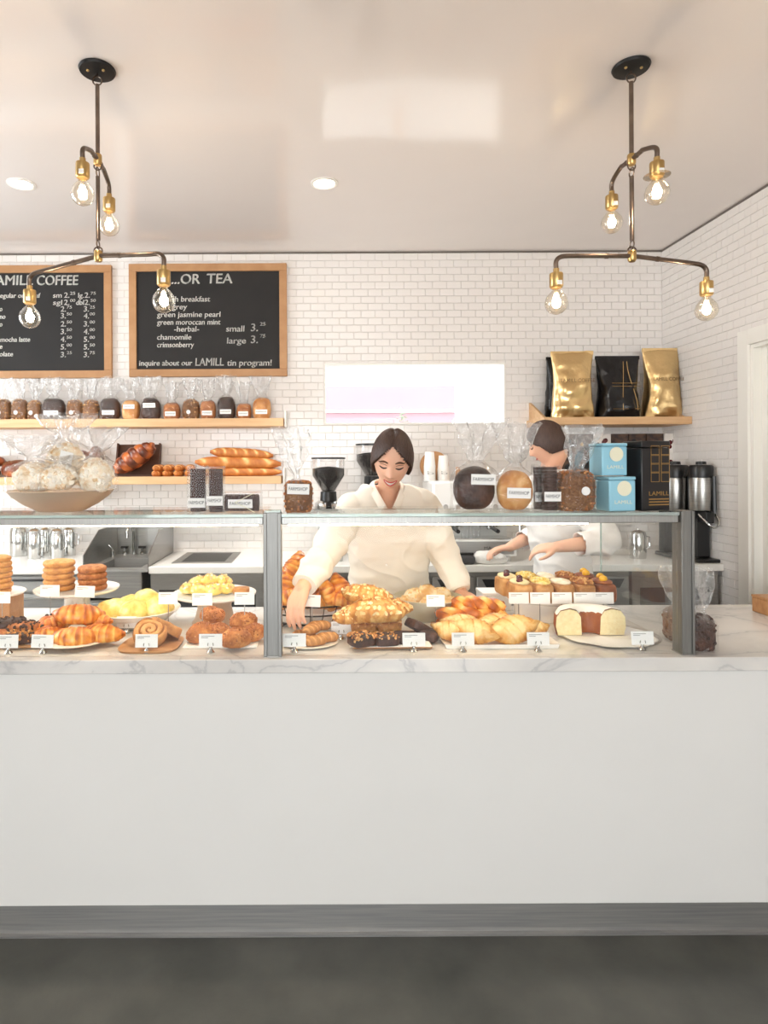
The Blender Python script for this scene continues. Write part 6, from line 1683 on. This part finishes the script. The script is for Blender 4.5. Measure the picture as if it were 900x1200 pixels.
    # collar band round the neck and down the opening
    for sx in (-1, 1):
        pts = [Vector((nk.x + sx * x, nk.y + y, z)) for x, y, z in ((.004, -.104, 1.315), (.024, -.094, 1.352), (.046, -.074, 1.395), (.064, -.03, 1.435), (.056, .03, 1.455), (.02, .06, 1.462), (0, .062, 1.462))]
        MB().tube(smooth_path(pts, 4), .013, 10, ab=(1.25, .42), up=(0, 0, 1)).build('collar', M_shirt, so)
    for (c_, d_, r_) in ((wc, dR, .043), (wc2, dL, .043)):
        m = MB(); limb(m, [c_ - d_ * .05, c_ - d_ * .02, c_], [r_ + .002, r_ + .003, r_ + .001], 24, False, False); m.build('cuff', M_shirt, so)
    for k in range(3): MB().ell((nk.x, 2.80 - off.y - .135 - .03 * k + .02, 1.25 - .07 * k), (.005, .003, .005), 10, 6).build('button', M_teeth, so)
    tr = MB()
    loft(tr, [(.78, tor[0][1], tor[0][2], .15, .11), (.84, tor[0][1], tor[0][2], .178, .138), (.92, tor[1][1], tor[1][2], .172, .13)])
    for sx in (-1, 1): limb(tr, [Vector((sx * .085, -.02, .85)), Vector((sx * .09, -.02, .5)), Vector((sx * .095, .03, .07))], [.1, .078, .062])
    obj('trousers', fuse(tr, .01, 4), M_trouser, t)
    for sx in (-1, 1):
        m = MB(); limb(m, [Vector((sx * .095, .06, .05)), Vector((sx * .1, -.05, .046)), Vector((sx * .105, -.14, .04))], [.05, .047, .04]); m.build('shoe', M_shoe, t)
woman()

# ---- the barista turned towards the espresso machine
def barista():
    base = Vector((P(655, 600, 3.38).x, 3.38, 0))
    hc = P(641, 519, 3.34) - base
    t = thing('person', 'dark-haired barista in a white shirt turned toward the espresso machine', 'person', base)
    yaw = math.radians(-118)
    Mh = Matrix.Translation(hc) @ Matrix.Rotation(yaw, 4, 'Z') @ Matrix.Rotation(math.radians(20), 4, 'X')
    Ry = Matrix.Rotation(math.radians(-100), 4, 'Z')
    L = lambda *a: P(*a) - base
    tor = [(.84, .03, 0, .135, .165), (.95, .02, 0, .115, .15), (1.08, .0, 0, .115, .15), (1.22, -.01, 0, .125, .165), (1.36, -.02, 0, .12, .17), (1.45, -.03, 0, .09, .13), (1.49, -.035, 0, .06, .065)]
    b = MB(); loft(b, tor); head_mesh(b, Mh, 48, 40)
    neck = Mh @ Vector((0, .03, -.07))
    limb(b, [Vector((-.035, 0, 1.43)), Vector((-.045, 0, 1.5)), neck], [.066, .055, .053])
    sh1 = Vector((-.01, -.155, 1.40)); el1 = L(712, 634, 3.1); wr1 = L(652, 641, 3.02)
    sh2 = Vector((-.03, .15, 1.41)); el2 = Vector((-.02, .24, 1.14)); wr2 = Vector((-.22, .16, 1.06))
    for a, e, w_ in ((sh1, el1, wr1), (sh2, el2, wr2)):
        limb(b, [a, (a + e) / 2, e, (e + w_) / 2, w_], [.054, .046, .040, .037, .027])
    hand(b, wr1, (-1, .3, -.15), (0, -.3, 1), 1, .6, 1.0, 1)
    hand(b, wr2, (-1, .1, -.2), (0, 0, 1), 1, .6, 1.0, -1)
    for sy in (-1, 1):
        limb(b, [Vector((.03, sy * .085, .86)), Vector((.02, sy * .09, .48)), Vector((.05, sy * .095, .09))], [.09, .062, .042])
        limb(b, [Vector((.06, sy * .095, .045)), Vector((-.04, sy * .1, .035)), Vector((-.12, sy * .105, .03))], [.038, .036, .03])
    body = obj('body', fuse(b, .006, 3), M_skin, t)
    face_parts(Mh, body, False)
    h = obj('hair', hair_mesh(Mh), M_hair, t); s_ = h.modifiers.new('solid', 'SOLIDIFY'); s_.thickness = .012; s_.offset = -1
    h.data.polygons.foreach_set('use_smooth', [True] * len(h.data.polygons))
    sh = MB(); loft(sh, [(z, cx, cy, a * 1.05, b_ * 1.05) for z, cx, cy, a, b_ in tor[:-1]] + [(1.488, -.035, 0, .07, .072)], grow=.016)
    cf = []
    for a, e, w_ in ((sh1, el1, wr1), (sh2, el2, wr2)):
        wc = w_ + (e - w_) * .42; cf.append((wc, (w_ - e).normalized()))
        limb(sh, [a + Vector((0, -a.y * .2, 0)), a, (a + e) / 2, e, wc], [.064, .076, .07, .062, .056])
    me = fuse(sh, .009, 5); fold(me, .008, 8, 11)
    vclip(me, lambda p, n: p.z > 1.482 or any(-.004 < (p - c).dot(d) < .1 and (p - c - d * (p - c).dot(d)).length < .062 for c, d in cf))
    so = obj('shirt', me, M_shirtw, t); s_ = so.modifiers.new('solid', 'SOLIDIFY'); s_.thickness = .003; s_.offset = -1
    MB().tube([(-.035 + .068 * math.cos(a), .07 * math.sin(a), 1.485) for a in [2 * math.pi * i / 24 for i in range(24)]], .012, 8, True, ab=(1.3, .5), up=(0, 0, 1)).build('collar', M_shirtw, so)
    tr = MB(); loft(tr, [(.80, .03, 0, .11, .14), (.88, .03, 0, .15, .18), (.97, .02, 0, .13, .165)])
    for sy in (-1, 1): limb(tr, [Vector((.03, sy * .085, .88)), Vector((.02, sy * .09, .48)), Vector((.05, sy * .095, .07))], [.105, .082, .066])
    obj('trousers', fuse(tr, .011, 4), M_trouser, t)
    for sy in (-1, 1):
        m = MB(); limb(m, [Vector((.06, sy * .095, .05)), Vector((-.04, sy * .1, .046)), Vector((-.13, sy * .105, .04))], [.05, .047, .04]); m.build('shoe', M_shoe, t)
barista()
